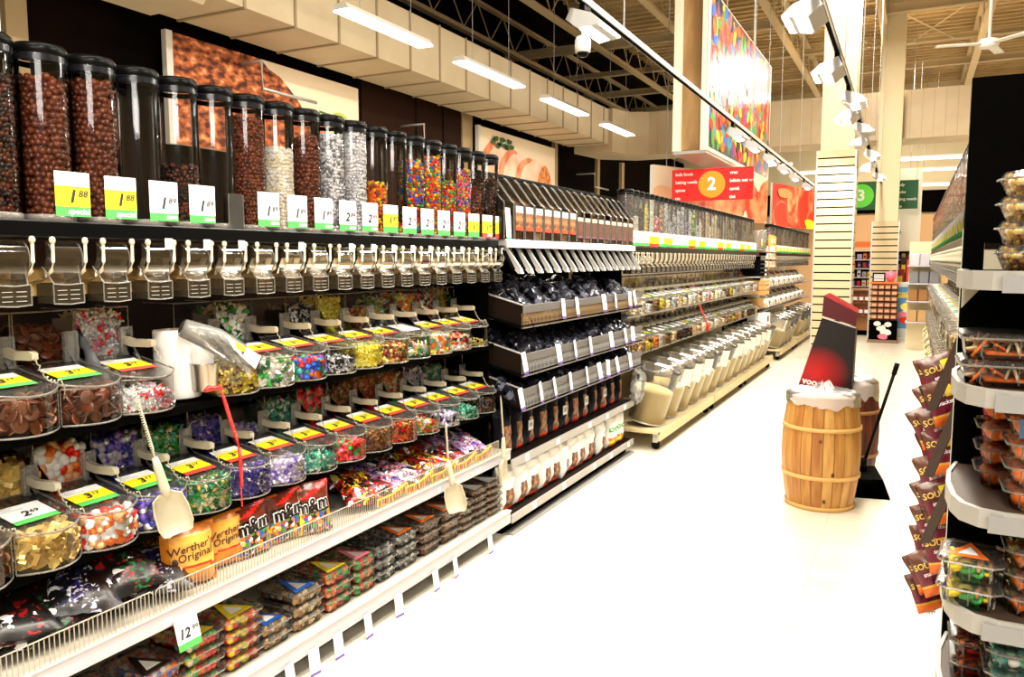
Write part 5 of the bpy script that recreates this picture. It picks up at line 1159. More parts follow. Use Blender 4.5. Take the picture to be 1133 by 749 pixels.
O('rack_frame', MB().tube([(0, -.33, .34), (0, -.33, -.02), (0, .33, -.02), (0, .33, .34)], .01, OB, 5).tube([(0, 0, .34), (0, 0, 0)], .008, OB, 5), u)
for z in (.02, .14, .25): O('rack_shelf', MB().box(-.10, .02, -.33, .33, z - .01, z, CREAMP), u)
for k in range(15): O('white_pack', MB().box(-.04, .02, -.045, .045, 0, .085, PAPER, .008).box(.02, .022, -.03, .03, .02, .06, K['tan']), None, (-2.0, 12.95 - .27 + (k % 5) * .13, 1.42 + (.02, .14, .25)[k // 5]), label='small white pack on the %s shelf of the orange rack, %s along' % (('lowest', 'middle', 'upper')[k // 5], od(k % 5)), cat='pack', group='white packs on the orange rack')
sack = pillow(.26, .34, .16, lambda a, b, c: HAZY if noise.noise(Vector((a * 5, b * 5, 2))) > .1 else PAPER, 95, 12, 12, .02).mesh('sack')
sack2 = pillow(.26, .34, .16, lambda a, b, c: K['tan'] if noise.noise(Vector((a * 5, b * 5, 4))) > .05 else (PAPER if b < .6 else K['dred']), 96, 12, 12, .02).mesh('sack')
for r, z in enumerate((1.12, .80)):
    for i in range(16): O('film_sack', (sack, sack2)[(i + r) % 2], None, (-2.02, 12.8 + i * .3, z), (0, R_(-55), 0), 'film wrapped sack on the far section, %s row, %s along' % (('upper', 'lower')[r], od(i)), 'sack', 'sacks on the far section')

# ==================================================================== RIGHT SHELVING (tubes, bins)
RX0 = .27
u = E('shelving_unit', (.5, 7.3, 0), 0, 'long shelving along the right of the aisle with tubes above and bins below', 'shelving unit')
def up(name, mb, label=None): return O(name, L(mb, -.5, -7.3), u, label=label)
y0, y1 = 2.14, 12.5
up('back_panel', MB().box(.70, .73, y0, y1, 0, 1.95, DBACK)); up('dispenser_rail', MB().box(.20, .37, y0, y1, 1.607, 1.655, GLOSSB, .004)); up('base_deck', MB().box(.2, .7, y0, y1, .1, .13, WD)); up('base_kick', MB().box(.26, .7, y0, y1, 0, .1, MATT))
up('base_lip', MB().box(.185, .2, y0, y1, .06, .14, LIP, .003)); 
for z in (1.092, .765, .47): up('bin_shelf', MB().box(.24, .7, y0, y1, z - .02, z - .004, SILV))
up('side_panel', MB().box(.12, .7, y0 - .012, y0, .0, 1.62, MATT)); up('upright_post', MB().box(.098, .118, 2.13, 2.16, 0, 1.62, M('post_pale', (.55, .56, .45), .5)))
kr = ['grains', 'peach' if False else 'nut', 'seed', 'oat', 'grains', 'spice', 'oat']
for i in range(60):
    y = 3.78 + i * PT; kind = kr[i % 7]
    dispenser(RX0, y, 1.655, PI, 'clear tube of %s on the right shelving, %s from the near end' % (DESC[kind], od(i)), 'dispensers on the right shelving', tagmesh(.10, .118, ('yg', 'yg', 'wg')[i % 3], '', '', (.069, -.028, .008), (.12, 1, 0), (0, 0, 1)), cachedtube(kind, (.95, .9, .97)[i % 3], 0, 1.3, (-95, 200)),
              '%s inside the %s tube of the right shelving' % (DESC[kind], od(i)), 'goods inside the right tubes', detail=1)
for r, z in enumerate((1.095, .768)):
    for i in range(38):
        y = 4.3 + i * .2; kind = ('oat', 'nut', 'flour', 'grains', 'seed')[(i + r) % 5]
        candybin(.16, y, z, PI, .305 if r == 0 else .295, 'clear bin of %s on the right shelving, %s row, %s along' % (DESC[kind], ('upper', 'lower')[r], od(i)), 'bins on the right shelving', lidtag(('w', 'yg', 'w')[i % 3]), cachedbin(kind, .2, .085),
                 '%s in the %s bin of the %s row on the right' % (DESC[kind], od(i), ('upper', 'lower')[r]), 'goods in the right bins', None)
# film bags hanging low on the right shelving
fb = pillow(.20, .26, .12, lambda a, b, c: HAZY if noise.noise(Vector((a * 5, b * 5, 7))) > 0 else K['oat'], 97, 12, 12, .02).mesh('film_bag')
fb2 = pillow(.20, .26, .12, lambda a, b, c: K['lyellow'] if noise.noise(Vector((a * 6, b * 6, 8))) > .15 else (K['tan'] if b < .4 else HAZY), 98, 12, 12, .02).mesh('film_bag')
for i in range(22):
    O('film_bag', (fb, fb2)[i % 2], None, (.22, 4.0 + i * .33, .48), (0, R_(8), PI + .2 * math.sin(i)), 'bulging film bag low on the right shelving, %s from the near end' % od(i), 'bag', 'film bags on the right shelving')
    O('film_bag', (fb2, fb)[i % 2], None, (.24, 4.15 + i * .33, .135), (0, R_(5), PI + .2 * math.sin(i * 2)), 'bulging film bag on the base deck at right, %s from the near end' % od(i), 'bag', 'film bags on the base deck at right')

# clip strips with snack bags
MAR = M('bag_maroon', (.16, .012, .03), .3); ORB = M('bag_orange', (.85, .17, .02), .35); PLM = M('bag_plum', (.22, .02, .12), .3); BRN = M('bag_brown', (.12, .04, .02), .35)
def scol(u_, v, s):
    if v < .2: return ORB
    if v < .26: return M('bag_amber', (.8, .42, .05), .3)
    if s > 0 and v > .62 and u_ > .55: return K['yellow'] if v < .85 else BRN
    return MAR if v < .55 else BRN
def stext(mb, wp):
    mb.text('SOURCE', .026, (0, 0, .092), (0, 1, 0), (0, 0, 1), M('text_gold', (.85, .55, .15), .4), 'CENTER', .1, 0, .02, .95, wp)
    mb.text('snackers', .018, (0, 0, .066), (0, 1, 0), (0, 0, 1), PAPER, 'CENTER', .15, 0, .015, .9, wp)
sb = pillow(.105, .135, .035, scol, 33, 16, 20, .004, stext).mesh('snack_bag')
rr_ = random.Random(8)
for s_, (x, y, z0, z1, n) in enumerate(((.132, 2.75, 1.26, .56, 9), (.108, 3.0, 1.23, .40, 10))):
    t = E('clip_strip', (x + .005, y, z1), 0, 'black hanging clip strip beside the right shelving, %s' % ('nearer one' if s_ == 0 else 'farther one'), 'clip strip', 'clip strips')
    O('strip', MB().tube([(.03, .0, -.1), (.035, .0, z0 - z1 + .16)], .005, BLACK, 5), t)
    for k in range(n): O('clip', MB().box(-.01, .035, -.008, .008, (z0 - z1) * k / n + .07, (z0 - z1) * k / n + .085, BLACK), t)
    for k in range(n):
        z = z1 + (z0 - z1) * k / n
        O('snack_bag', sb, None, (x + rr_.uniform(-.012, .012), y - .02 * (k % 2), z - .05), (R_(rr_.uniform(14, 28)), R_(-14), R_(-78 + rr_.uniform(-14, 14))), 'maroon and orange snack bag on the %s clip strip, %s from the bottom' % (('nearer', 'farther')[s_], od(k)), 'snack bag', 'snack bags on clip strips')
for k in range(3):
    o = MB(); o.obox((0, 0, .13), (.003, .010, 0), (.012, -.004, 0), (.035, 0, .12), M('sleeve_brown', (.04, .014, .008), .4))
    O('cardboard_sleeve', o, None, (.10, 2.62 - k * .03, 1.10 - k * .19), (R_(10), R_(0), 0), 'long brown card sleeve slanting across the snack bags, %s from top' % od(k), 'card sleeve', 'card sleeves across the snack bags')
t = E('candy_scoop', (.11, 3.0, .42), 0, 'black scoop with a coiled cord low beside the right shelving', 'scoop')
O('scoop_bowl', MB().prism([(.02, .0), (-.03, -.012), (-.06, .01), (-.055, .03), (.0, .04), (.02, .03)], -.03, .03, GLOSSB), t); O('cord', coil((.01, 0, -.07), (-.05, .02, -.09), 8, .012, .002, SILV, 0), t)

# ==================================================================== END DISPLAY AT THE RIGHT
EY = 1.70; BY = 2.10
u = E('end_display', (.5, 2.0, 0), 0, 'black end display with pale rounded shelves at the right edge', 'display stand')
def up(name, mb, label=None): return O(name, L(mb, -.5, -2.0), u, label=label)
up('back_panel', MB().box(.098, 1.0, BY, BY + .02, 0, 1.955, MATT)); up('base_box', MB().box(.092, 1.0, EY + .02, BY, 0, .56, MATT).box(.088, .092, EY + .02, BY, 0, .60, SILV))
SHP = M('shelf_pale', (.36, .34, .31), .4)
def eshelf(z):
    out = [(.105, BY), (.085, BY - .10), (.080, BY - .2), (.086, EY + .10), (.10, EY + .045), (.13, EY + .012), (.17, EY), (1.0, EY)]
    mb = MB(); n = len(out); inn = [(.112, BY), (.094, BY - .1), (.09, BY - .2), (.096, EY + .1), (.11, EY + .052), (.136, EY + .022), (.172, EY + .01), (1.0, EY + .01)]
    V = [(a, b, z - .032) for a, b in out] + [(a, b, z + .004) for a, b in out] + [(a, b, z + .004) for a, b in inn] + [(a, b, z - .032) for a, b in inn]
    F = []
    for l in range(3): F += [(l * n + k, l * n + k + 1, l * n + n + k + 1, l * n + n + k) for k in range(n - 1)]
    F += [(3 * n + k, 3 * n + k + 1, k + 1, k) for k in range(n - 1)]
    mb.add(V, F, SHP); up('shelf_lip', mb)
    up('shelf_board', MB().zprism([(a, b) for a, b in inn] + [(1.0, BY)], z - .006, z, M('end_shelf_dark', (.05, .03, .02), .5)))
    up('lip_strip', MB().box(.145, 1.0, EY - .004, EY, z - .036, z - .004, M('strip_grey', (.27, .265, .26), .4)))
ZS = (1.525, 1.305, 1.075, .865, .66)
for z in ZS: eshelf(z)
up('shelf_bracket', MB().prism([(.100, 1.49), (.14, 1.49), (.100, 1.44)], BY - .02, BY - .01, CREAMP))
# round tubs
def m_round(r, h):
    mb = MB(); mb.lathe([(r * .72, 0), (r * .8, .003), (r * .97, h * .62), (r, h * .66)], BINC, 24, caps=False); mb.lathe([(.001, .001), (r * .74, .001)], BINC, 24, caps=False); b = mb.mesh('tub_body')
    mb = MB(); mb.lathe([(r, h * .64), (r * 1.05, h * .66), (r * 1.05, h * .72), (r * .98, h * .74), (r * .9, h * .95), (r * .6, h), (.001, h)], SOFT, 24, caps=False); mb.tube([(r * 1.05 * math.cos(a), r * 1.05 * math.sin(a), h * .68) for a in [2 * PI * k / 24 for k in range(24)]], .0014, RIM, 4, True)
    return b, mb.mesh('tub_lid')
TBR, TLR = m_round(.075, .052)
def roundfill(kind, r, h, seed):
    rng = np.random.default_rng(seed); p, s, cols = Q[kind]; s *= .75; P = []
    for j in range(max(2, int(h / (s * 1.4)))):
        z = s + j * s * 1.4; q = r * (.78 + .2 * z / h) - s; n = int(2 * PI * q / (1.5 * s))
        for k in range(n): a = 2 * PI * (k + rng.uniform(0, 1)) / n; P.append((q * math.cos(a), q * math.sin(a), min(z, h)))
    for _ in range(60): a = rng.uniform(0, 6.3); q = r * .85 * rng.uniform(0, 1) ** .5; P.append((q * math.cos(a), q * math.sin(a), h + rng.uniform(-.3, .4) * s))
    m = 12; rc = r * .62; V = [(rc * math.cos(2 * PI * k / m), rc * math.sin(2 * PI * k / m), z) for z in (.002, h - s * .6) for k in range(m)]
    F = [tuple(range(m))[::-1], tuple(range(m, 2 * m))] + [(k, (k + 1) % m, (k + 1) % m + m, k + m) for k in range(m)]
    return pieces(p, np.array(P), s, len(cols), rng, core=(V, F), mats=[K[c_] for c_ in cols] + [AV(kind)])
RFm = roundfill('popcorn', .072, .036, 4)
def roundtub(x, y, z, f, label, group, flab, fgrp):
    t = E('round_tub', (x, y, z), 0, label, 'round tub', group); O('tub_body', TBR, t); O('tub_lid', TLR, t)
    O('snack_fill', f, None, (x, y, z + .002), (0, 0, 0), flab, 'snack', fgrp, 'stuff')
for s_, (x, y) in enumerate(((.212, 1.79), (.375, 1.80), (.54, 1.80))):
    for k in range(4 if s_ < 2 else 3):
        roundtub(x, y, ZS[0] + .002 + k * .0455, RFm, 'round tub of golden caramel corn, %s stack from the left, %s up' % (od(s_), od(k)), 'round tubs on the end display', 'caramel corn in the %s tub from the bottom of the %s stack' % (od(k), od(s_)), 'caramel corn in round tubs')
O('shelf_card', MB().box(-.02, .02, 0, .002, 0, .055, M('card_cream', (.75, .68, .5), .6)).box(-.02, .02, -.001, 0, .042, .055, DARK), None, (.150, 1.95, ZS[0] + .004), (0, 0, 0), 'small cream card behind the round tubs', 'card')
for x, n in ((.185, 2), (.40, 2), (.62, 2)):
    for k in range(n): clam(x + .02 * (1 - k) * 0, 1.83, ZS[1] + .002 + k * .052, -PI / 2, .19, .17, .052, 'shred', 'clamshell of orange shredded snack, %s one of the pile at %s' % (('lower', 'upper')[k], {.185: 'the left', .40: 'the middle', .62: 'the right'}[x]), 'shredded snack clamshells', 'orange shredded snack in the %s clamshell, %s pile' % (('lower', 'upper')[k], {.185: 'left', .40: 'middle', .62: 'right'}[x]), 'shredded snack', seed=2)
PKL = M('label_pink', (.86, .68, .66), .6)
def endclam(x, y, z, wd, dp, h, kind, label, group, flab, fg, lab=True, art=None, seed=0):
    clam(x, y, z, -PI / 2, wd, dp, h, kind, label, group, flab, fg, seed=seed); t = [o for o in C.objects if o.name.startswith('clamshell_pack')][-1]
for s_, (x, y, n) in enumerate(((.200, 1.94, 4), (.238, 1.79, 4), (.40, 1.80, 4))):
    for k in range(n):
        clam(x, y, ZS[2] + .002 + k * .046, -PI / 2, .125, .12, .046, 'fruit', 'clamshell of orange dried fruit, third shelf, %s stack from left, %s up' % (od(s_), od(k)), 'dried fruit clamshells', 'orange dried fruit in the %s pack of the %s third shelf stack' % (od(k), od(s_)), 'dried fruit', seed=s_)
    if s_: 
        O('front_label', MB().box(0, .05, -.001, 0, 0, .15, PKL).box(.008, .042, -.0015, -.001, .12, .123, INK).box(.008, .042, -.0015, -.001, .08, .083, INK).box(.008, .035, -.0015, -.001, .04, .043, INK), None, (x - .005, y - .063, ZS[2] + .004), (0, 0, 0), 'pale pink printed label strip on the %s dried fruit stack' % od(s_), 'label', 'label strips on fruit stacks')
        mb = MB(); rr2 = random.Random(4); mb.box(-.05, .05, -.001, 0, 0, .036, M('label_blue', (.03, .08, .16), .5))
        for q in range(16): cx, cy = rr2.uniform(-.044, .044), rr2.uniform(.006, .03); mb.flat([(.007 * math.cos(a), .007 * math.sin(a)) for a in [2 * PI * j / 8 for j in range(8)]], (cx, -.0015 - q * .00003, cy), (1, 0, 0), (0, 0, 1), K[rr2.choice(['red', 'orange', 'peach'])])
        O('fruit_label', mb, None, (x - .0, y - .0665, ZS[2] + .006 + 3 * .046), (0, 0, 0), 'dark blue label with red fruit on the top pack of the %s stack' % od(s_), 'label', 'fruit labels')
# fourth shelf: rings pack and round candy packs
clam(.130, 1.80, ZS[3] + .002, -PI / 2 - .12, .105, .13, .05, 'rings', 'lower clamshell of green and yellow gummy rings, fourth shelf', 'gummy ring clamshells', 'gummy rings in the lower pack', 'gummy rings', seed=1)
clam(.130, 1.80, ZS[3] + .055, -PI / 2 - .12, .105, .13, .05, 'rings', 'clamshell of green and yellow gummy rings with an orange corner label', 'gummy ring clamshells', 'gummy rings in the upper pack', 'gummy rings', ORB, seed=1)
for s_, (x, y) in enumerate(((.248, 1.80), (.40, 1.80))):
    for k in range(3): clam(x, y, ZS[3] + .002 + k * .046, -PI / 2, .125, .12, .046, 'gummy2', 'clamshell of pastel sweets, fourth shelf, %s stack, %s up' % (od(s_), od(k)), 'pastel sweet clamshells', 'pastel sweets in the %s pack of the %s fourth shelf stack' % (od(k), od(s_)), 'pastel sweets', seed=s_)
    O('front_label', MB().box(0, .05, -.001, 0, 0, .13, PKL).box(.008, .042, -.0015, -.001, .10, .103, INK).box(.008, .042, -.0015, -.001, .06, .063, INK), None, (x + .005, y - .063, ZS[3] + .004), (0, 0, 0), 'pale pink printed label strip on the %s pastel sweets stack' % od(s_), 'label', 'label strips on sweets stacks')
for s_, (x, y) in enumerate(((.17, 1.92), (.225, 1.80), (.375, 1.80))):
    for k in range(3 if s_ else 2): clam(x, y, ZS[4] + .002 + k * .046, -PI / 2, .125, .12, .046, 'teal' if s_ else 'rgold', 'clamshell of %s, lowest shelf, %s stack from left, %s up' % ('teal wrapped sweets' if s_ else 'red wrapped sweets', od(s_), od(k)), 'clamshells on the lowest end shelf', 'sweets in the %s pack of the %s lowest shelf stack' % (od(k), od(s_)), 'sweets on the lowest end shelf', seed=s_)
    if s_: O('front_label', MB().box(0, .05, -.001, 0, 0, .13, PKL).box(.008, .042, -.0015, -.001, .10, .103, INK).box(-.05, -.008, -.0015, -.0005, .01, .05, K['teal']), None, (x + .005, y - .063, ZS[4] + .004), (0, 0, 0), 'pale label strip with a teal patch on the %s lowest shelf stack' % od(s_), 'label', 'label strips on the lowest end shelf')

# ==================================================================== BARRELS, CARD DISPLAY, SWEEPER
WOOD = M('barrel_wood', (.6, .3, .08), .5); nt = WOOD.node_tree; n = nt.nodes
def woodmat(name, base, dark):
    m = M(name, base, .5); nt = m.node_tree; n = nt.nodes; Lk = nt.links; b = n['Principled BSDF']
    tc = n.new('ShaderNodeTexCoord'); mp = n.new('ShaderNodeMapping'); mp.inputs['Scale'].default_value = (9, 9, 1.1); Lk.new(tc.outputs['Object'], mp.inputs[0])
    t1 = n.new('ShaderNodeTexNoise'); t1.inputs['Scale'].default_value = 2.5; t1.inputs['Detail'].default_value = 6; Lk.new(mp.outputs[0], t1.inputs[0])
    r = n.new('ShaderNodeValToRGB'); r.color_ramp.elements[0].color = (*dark, 1); r.color_ramp.elements[1].color = (*base, 1); r.color_ramp.elements[0].position = .38; r.color_ramp.elements[1].position = .58; Lk.new(t1.outputs[0], r.inputs[0])
    v = n.new('ShaderNodeTexVoronoi'); v.inputs['Scale'].default_value = 7; mp2 = n.new('ShaderNodeMapping'); mp2.inputs['Scale'].default_value = (1.1, 1.1, .8); Lk.new(tc.outputs['Object'], mp2.inputs[0]); Lk.new(mp2.outputs[0], v.inputs['Vector'])
    r2 = n.new('ShaderNodeValToRGB'); r2.color_ramp.elements[0].color = (.08, .02, .005, 1); r2.color_ramp.elements[1].color = (1, 1, 1, 1); r2.color_ramp.elements[0].position = .05; r2.color_ramp.elements[1].position = .11; Lk.new(v.outputs['Distance'], r2.inputs[0])
    mx = n.new('ShaderNodeMixRGB'); mx.blend_type = 'MULTIPLY'; mx.inputs[0].default_value = 1; Lk.new(r.outputs[0], mx.inputs[1]); Lk.new(r2.outputs[0], mx.inputs[2]); Lk.new(mx.outputs[0], b.inputs['Base Color']); return m
ST = [woodmat('stave_a', (.56, .27, .06), (.42, .17, .035)), woodmat('stave_b', (.66, .36, .10), (.50, .24, .055)), woodmat('stave_c', (.50, .22, .045), (.36, .13, .025))]
HOOP = M('hoop_wood', (.72, .42, .13), .55)
def barrel(x, y, label, mats, hoop, hh=.715, rz=0):
    t = E('barrel', (x, y, 0), rz, label, 'barrel', 'wooden barrels'); ns = 22
    Rz = lambda z: .198 + .038 * (1 - ((z / hh - .5) * 2) ** 2)
    rnd = random.Random(5)
    for k in range(ns):
        a0 = 2 * PI * k / ns + .008; a1 = 2 * PI * (k + 1) / ns - .008; V = []; F = []; lv = [hh * j / 8 for j in range(9)]
        for z in lv:
            for a, dr in ((a0, -.002), ((a0 + a1) / 2, .0005), (a1, -.002), (a1, -.018), (a0, -.018)): r = Rz(z) + dr; V.append((r * math.cos(a), r * math.sin(a), z + .008))
        for j in range(8):
            for q in range(5): F.append((j * 5 + q, j * 5 + (q + 1) % 5, j * 5 + 5 + (q + 1) % 5, j * 5 + 5 + q))
        F += [(4, 3, 2, 1, 0), tuple(range(40, 45))]
        O('stave', MB().add(V, F, mats[rnd.choice((0, 1, 1, 0, 2))]), t)
    for z, w_ in ((.0, .028), (.20, .024), (.50, .024), (hh - .02, .026)): O('hoop', MB().lathe([(Rz(z) - .004, z), (Rz(z) + .007, z + .001), (Rz(z + w_) + .007, z + w_ - .001), (Rz(z + w_) - .004, z + w_)], hoop, 44, caps=False), t)
    O('barrel_head', MB().lathe([(.001, hh - .05), (.19, hh - .05)], mats[1], 30, caps=False).lathe([(.001, .012), (.19, .012)], mats[1], 30, caps=False), t)
    return t
barrel(-.478, 5.31, 'light wooden nail barrel with plastic draped over its top in the aisle', ST, HOOP)
DW = [woodmat('stave_d', (.16, .03, .015), (.08, .015, .008))] * 3
barrel(-.40, 5.98, 'reddish brown barrel standing behind the light one', DW, M('hoop_dark', (.4, .18, .06), .5))
# plastic film over the barrels
def film(x, y, z, r, seed, label, drop=.075):
    mb = MB(); V = []; F = []; n = 64; m = 12
    HZ = clear('film', (.96, .95, .93), 1.2, .35, .6, (.88, .78, .74))
    for j in range(m):
        for k in range(n):
            a = 2 * PI * k / n; q = noise.noise(Vector((math.cos(a) * 3, math.sin(a) * 3, j * .7 + seed))); q2 = noise.noise(Vector((math.cos(a) * 9, math.sin(a) * 9, j * .5 + seed)))
            if j < 6: rr = r * (j + .3) / 6; zz = .012 + .012 * q + .008 * q2 + .03 * max(0, 1 - j / 2) * (1 + q)
            else: f = (j - 5) / 6; rr = r + .012 + .010 * q2 * f + .004; zz = .006 - f * drop * (1 + .45 * q)
            V.append((rr * math.cos(a), rr * math.sin(a), zz))
    for j in range(m - 1):
        for k in range(n): F.append((j * n + k, j * n + (k + 1) % n, (j + 1) * n + (k + 1) % n, (j + 1) * n + k))
    mb.add(V, F, HZ, True)
    for k in range(14):    # knotted folds at the middle
        a = random.Random(seed * 50 + k).uniform(0, 6.28); b = a + .8; rr = .03 + .05 * random.Random(k).random()
        mb.add([(rr * math.cos(a), rr * math.sin(a), .01), (rr * math.cos(b), rr * math.sin(b), .015), (rr * .6 * math.cos(b), rr * .6 * math.sin(b), .05 + .03 * random.Random(k + 3).random()), (0, 0, .04)], [(0, 1, 2), (0, 2, 3)], HZ)
    return O('plastic_film', mb, None, (x, y, z), (0, 0, 0), label, 'plastic film')
film(-.478, 5.31, .722, .205, 1, 'crumpled clear plastic film covering the light barrel')
film(-.40, 5.98, .722, .205, 4, 'crumpled clear plastic film over the reddish brown barrel', .12)
# folded card display standing in the second barrel
t = E('card_display', (-.47, 5.68, .70), (R_(0), 0, R_(4)), 'tall black and red folding card display standing behind the light barrel', 'card display')
RGr = M('card_black', (.006, .003, .004), .35)
m = M('card_redblack', (.4, .0, .0), .4); nt = m.node_tree; n = nt.nodes; tc = n.new('ShaderNodeTexCoord'); mp = n.new('ShaderNodeMapping'); mp.inputs['Location'].default_value = (.35, 0, -.22); mp.inputs['Scale'].default_value = (7, .1, 8)
g = n.new('ShaderNodeTexGradient'); g.gradient_type = 'SPHERICAL'; r = n.new('ShaderNodeValToRGB'); r.color_ramp.elements[0].color = (.006, .001, .002, 1); r.color_ramp.elements[1].color = (.62, .004, .004, 1); r.color_ramp.elements[0].position = .15; r.color_ramp.elements[1].position = 1.0
mp.inputs['Location'].default_value = (.08 * 4.2, 0, -.09 * 4.6); mp.inputs['Scale'].default_value = (4.2, .1, 4.6)
nt.links.new(tc.outputs['Object'], mp.inputs[0]); nt.links.new(mp.outputs[0], g.inputs[0]); nt.links.new(g.outputs[1], r.inputs[0]); nt.links.new(r.outputs[0], n['Principled BSDF'].inputs['Base Color'])
def plate(P, th, mat, dy=0):
    k = len(P); V = [(x, y + dy, z) for x, y, z in P] + [(x, y + dy + th, z) for x, y, z in P]
    return MB().add(V, [tuple(range(k)), tuple(range(2 * k - 1, k - 1, -1))] + [(j, j + k, (j + 1) % k + k, (j + 1) % k) for j in range(k)], mat)
O('lower_panel', plate([(-.20, 0, 0.0), (.135, 0, -.03), (.145, 0, .40), (-.065, 0, .465)], .012, m), t)
O('side_flap', plate([(.135, 0, -.03), (.15, .16, -.02), (.155, .16, .40), (.145, 0, .40)], .004, RGr), t)
O('fold_edge', MB().tube([(-.065, -.003, .465), (.145, -.003, .40)], .004, SILV, 5), t, label='pale fold line')
m2 = M('card_red', (.30, .004, .008), .35)
m3 = M('card_redfade', (.3, .0, .0), .4); nt = m3.node_tree; n = nt.nodes; tc = n.new('ShaderNodeTexCoord'); mp = n.new('ShaderNodeMapping'); mp.inputs['Rotation'].default_value = (0, R_(-90 + 20), 0); mp.inputs['Location'].default_value = (-3.1, 0, 0); mp.inputs['Scale'].default_value = (6.5, 1, 6.5)
g = n.new('ShaderNodeTexGradient'); r = n.new('ShaderNodeValToRGB'); r.color_ramp.elements[0].color = (.008, .001, .002, 1); r.color_ramp.elements[1].color = (.20, .004, .008, 1); r.color_ramp.elements[0].position = .2; nt.links.new(tc.outputs['Object'], mp.inputs[0]); nt.links.new(mp.outputs[0], g.inputs[0]); nt.links.new(g.outputs[1], r.inputs[0]); nt.links.new(r.outputs[0], n['Principled BSDF'].inputs['Base Color'])
O('header_panel', plate([(-.068, 0, .475), (.145, 0, .41), (.150, 0, .50), (-.06, 0, .61)], .006, M('card_darkred', (.085, .002, .005), .4)), t)
O('header_box', MB().add([(-.068, 0, .475), (-.06, 0, .61), (-.025, .10, .625), (.02, .14, .60), (.150, 0, .50), (.16, .12, .52), (-.03, .08, .5)], [(1, 0, 6, 2), (1, 2, 3, 5, 4)], m2), t)
O('printed_word', MB().text('vooo', .062, (-.175, -.006, .035), (1, 0, -.18), (.18, 0, 1), PAPER, 'LEFT', 0, .001, .03), t, label='white lettering')
# lobby dustpan with long handle
t = E('dustpan', (-.225, 5.66, 0), (0, 0, R_(15)), 'black long handled dustpan standing beside the barrels', 'dustpan')
O('pan', MB().add([(-.13, -.10, 0), (.13, -.12, 0), (.12, .10, .0), (-.12, .10, 0), (-.12, -.02, .10), (.10, -.03, .11), (.075, .09, .17), (-.075, .09, .17)], [(3, 2, 1, 0), (0, 4, 7, 3), (1, 2, 6, 5), (3, 7, 6, 2), (4, 5, 6, 7)], BLACK), t)
O('socket', MB().tube([(-.01, .06, .15), (.0, .06, .23)], [.028, .018], BLACK, 8), t)
hdl = O('handle', MB().tube([(.0, .06, .20), (.16, .03, .84)], .011, BLACK, 8), t); O('grip', MB().tube([(.15, .032, .80), (.168, .028, .875)], .016, BLACK, 8), hdl)

# ==================================================================== THINGS AT THE FAR END
CBR = M('choc_carton', (.16, .045, .02), .5)
t = E('chocolate_stand', (-.47, 16.4, 0), 0, 'floor stand of small brown boxes with a black front at the end of the aisle', 'display stand')
O('stand_body', MB().box(-.22, .22, -.1, .25, 0, 1.1, CBR), t); O('base_panel', MB().box(-.24, .24, -.13, -.1, .0, .42, MATT).box(-.26, .26, -.15, -.08, 0, .06, M('base_brown', (.25, .15, .1), .6)), t)
mb = MB()
for (cx, cz, w_, h_) in ((-.10, .36, .06, .05), (.08, .35, .06, .05), (-.04, .27, .07, .05), (.06, .2, .08, .06), (0, .24, .05, .1)): mb.flat(blob(cx, cz, w_, h_, 12, .1, 3), (0, -.132, 0), (1, 0, 0), (0, 0, 1), PAPER, .002 + abs(cx) * .01)
mb.flat(blob(0, .12, .09, .05, 12, .1, 5), (0, -.132, 0), (1, 0, 0), (0, 0, 1), K['pink'], .006); O('printed_picture', mb, t)
for r in range(6): O('shelf_strip', MB().box(-.23, .23, -.14, -.1, .44 + r * .11, .45 + r * .11, MATT), t)
for r in range(6):
    for k in range(4): O('candy_carton', MB().box(-.045, .045, -.05, .03, 0, .075, M('carton_tan', (.42, .16, .07), .5), .006).box(-.035, .035, -.052, -.05, .02, .055, M('carton_pale', (.7, .42, .25), .5)), None, (-.47 - .165 + k * .11, 16.27, .452 + r * .11), (0, 0, 0), 'small brown carton on the floor stand, %s row up, %s from left' % (od(r), od(k)), 'carton', 'cartons on the chocolate stand')
O('top_tray', MB().box(-.24, .24, -.2, .2, 0, .035, ORB), None, (-.47, 16.45, 1.10), (0, 0, 0), 'orange tray on top of the brown carton stand', 'tray')
O('pink_globe', MB().lathe([(.001, 0), (.06, .02), (.10, .1), (.09, .17), (.001, .21)], K['pink'], 16), None, (-.38, 16.4, 1.136), (0, 0, 0), 'pink and white round pack on the orange tray', 'pack')
O('photo_frame', MB().box(-.11, .11, -.01, .01, 0, .17, DARK).box(-.085, .085, -.013, -.01, .05, .14, M('screen_grey', (.5, .55, .55), .4)).box(-.085, .085, -.013, -.01, .015, .04, PAPER), None, (-.58, 16.38, 1.136), (R_(-8), 0, 0), 'dark framed card on the orange tray', 'card')
t = E('blue_display', (-.13, 17.6, 0), 0, 'blue cardboard display bin with yellow lettering at the aisle end', 'display stand')
BLU = M('card_blue', (.07, .26, .55), .5)
O('bin_panel', MB().box(-.22, .22, 0, .36, .18, 1.0, BLU).box(-.22, .22, -.002, .36, .0, .18, M('bin_foot', (.6, .62, .66), .6)), t)
O('lettering', MB().text('Gliker', .15, (0, -.004, .84), (1, 0, .03), (0, 0, 1), K['yellow'], 'CENTER', .1, .002, .03), t)
mb = MB(); 
for k, (cx, cz, c) in enumerate(((0, .62, 'lyellow'), (.04, .5, 'white'), (-.05, .45, 'pink'), (.05, .38, 'mint'), (0, .35, 'red'))): mb.flat(blob(cx, cz, .09, .07, 12, .2, k), (0, -.003, 0), (1, 0, 0), (0, 0, 1), K[c], .001 + k * .001)
O('printed_picture', mb, t)
for k in range(3): O('white_packet', MB().box(-.06, .06, -.05, .05, 0, .1, PAPER, .01), None, (-.24 + k * .11, 17.7, 1.0), (0, 0, k), 'white packet on the blue display, %s from the left' % od(k), 'packet', 'white packets on the blue display')
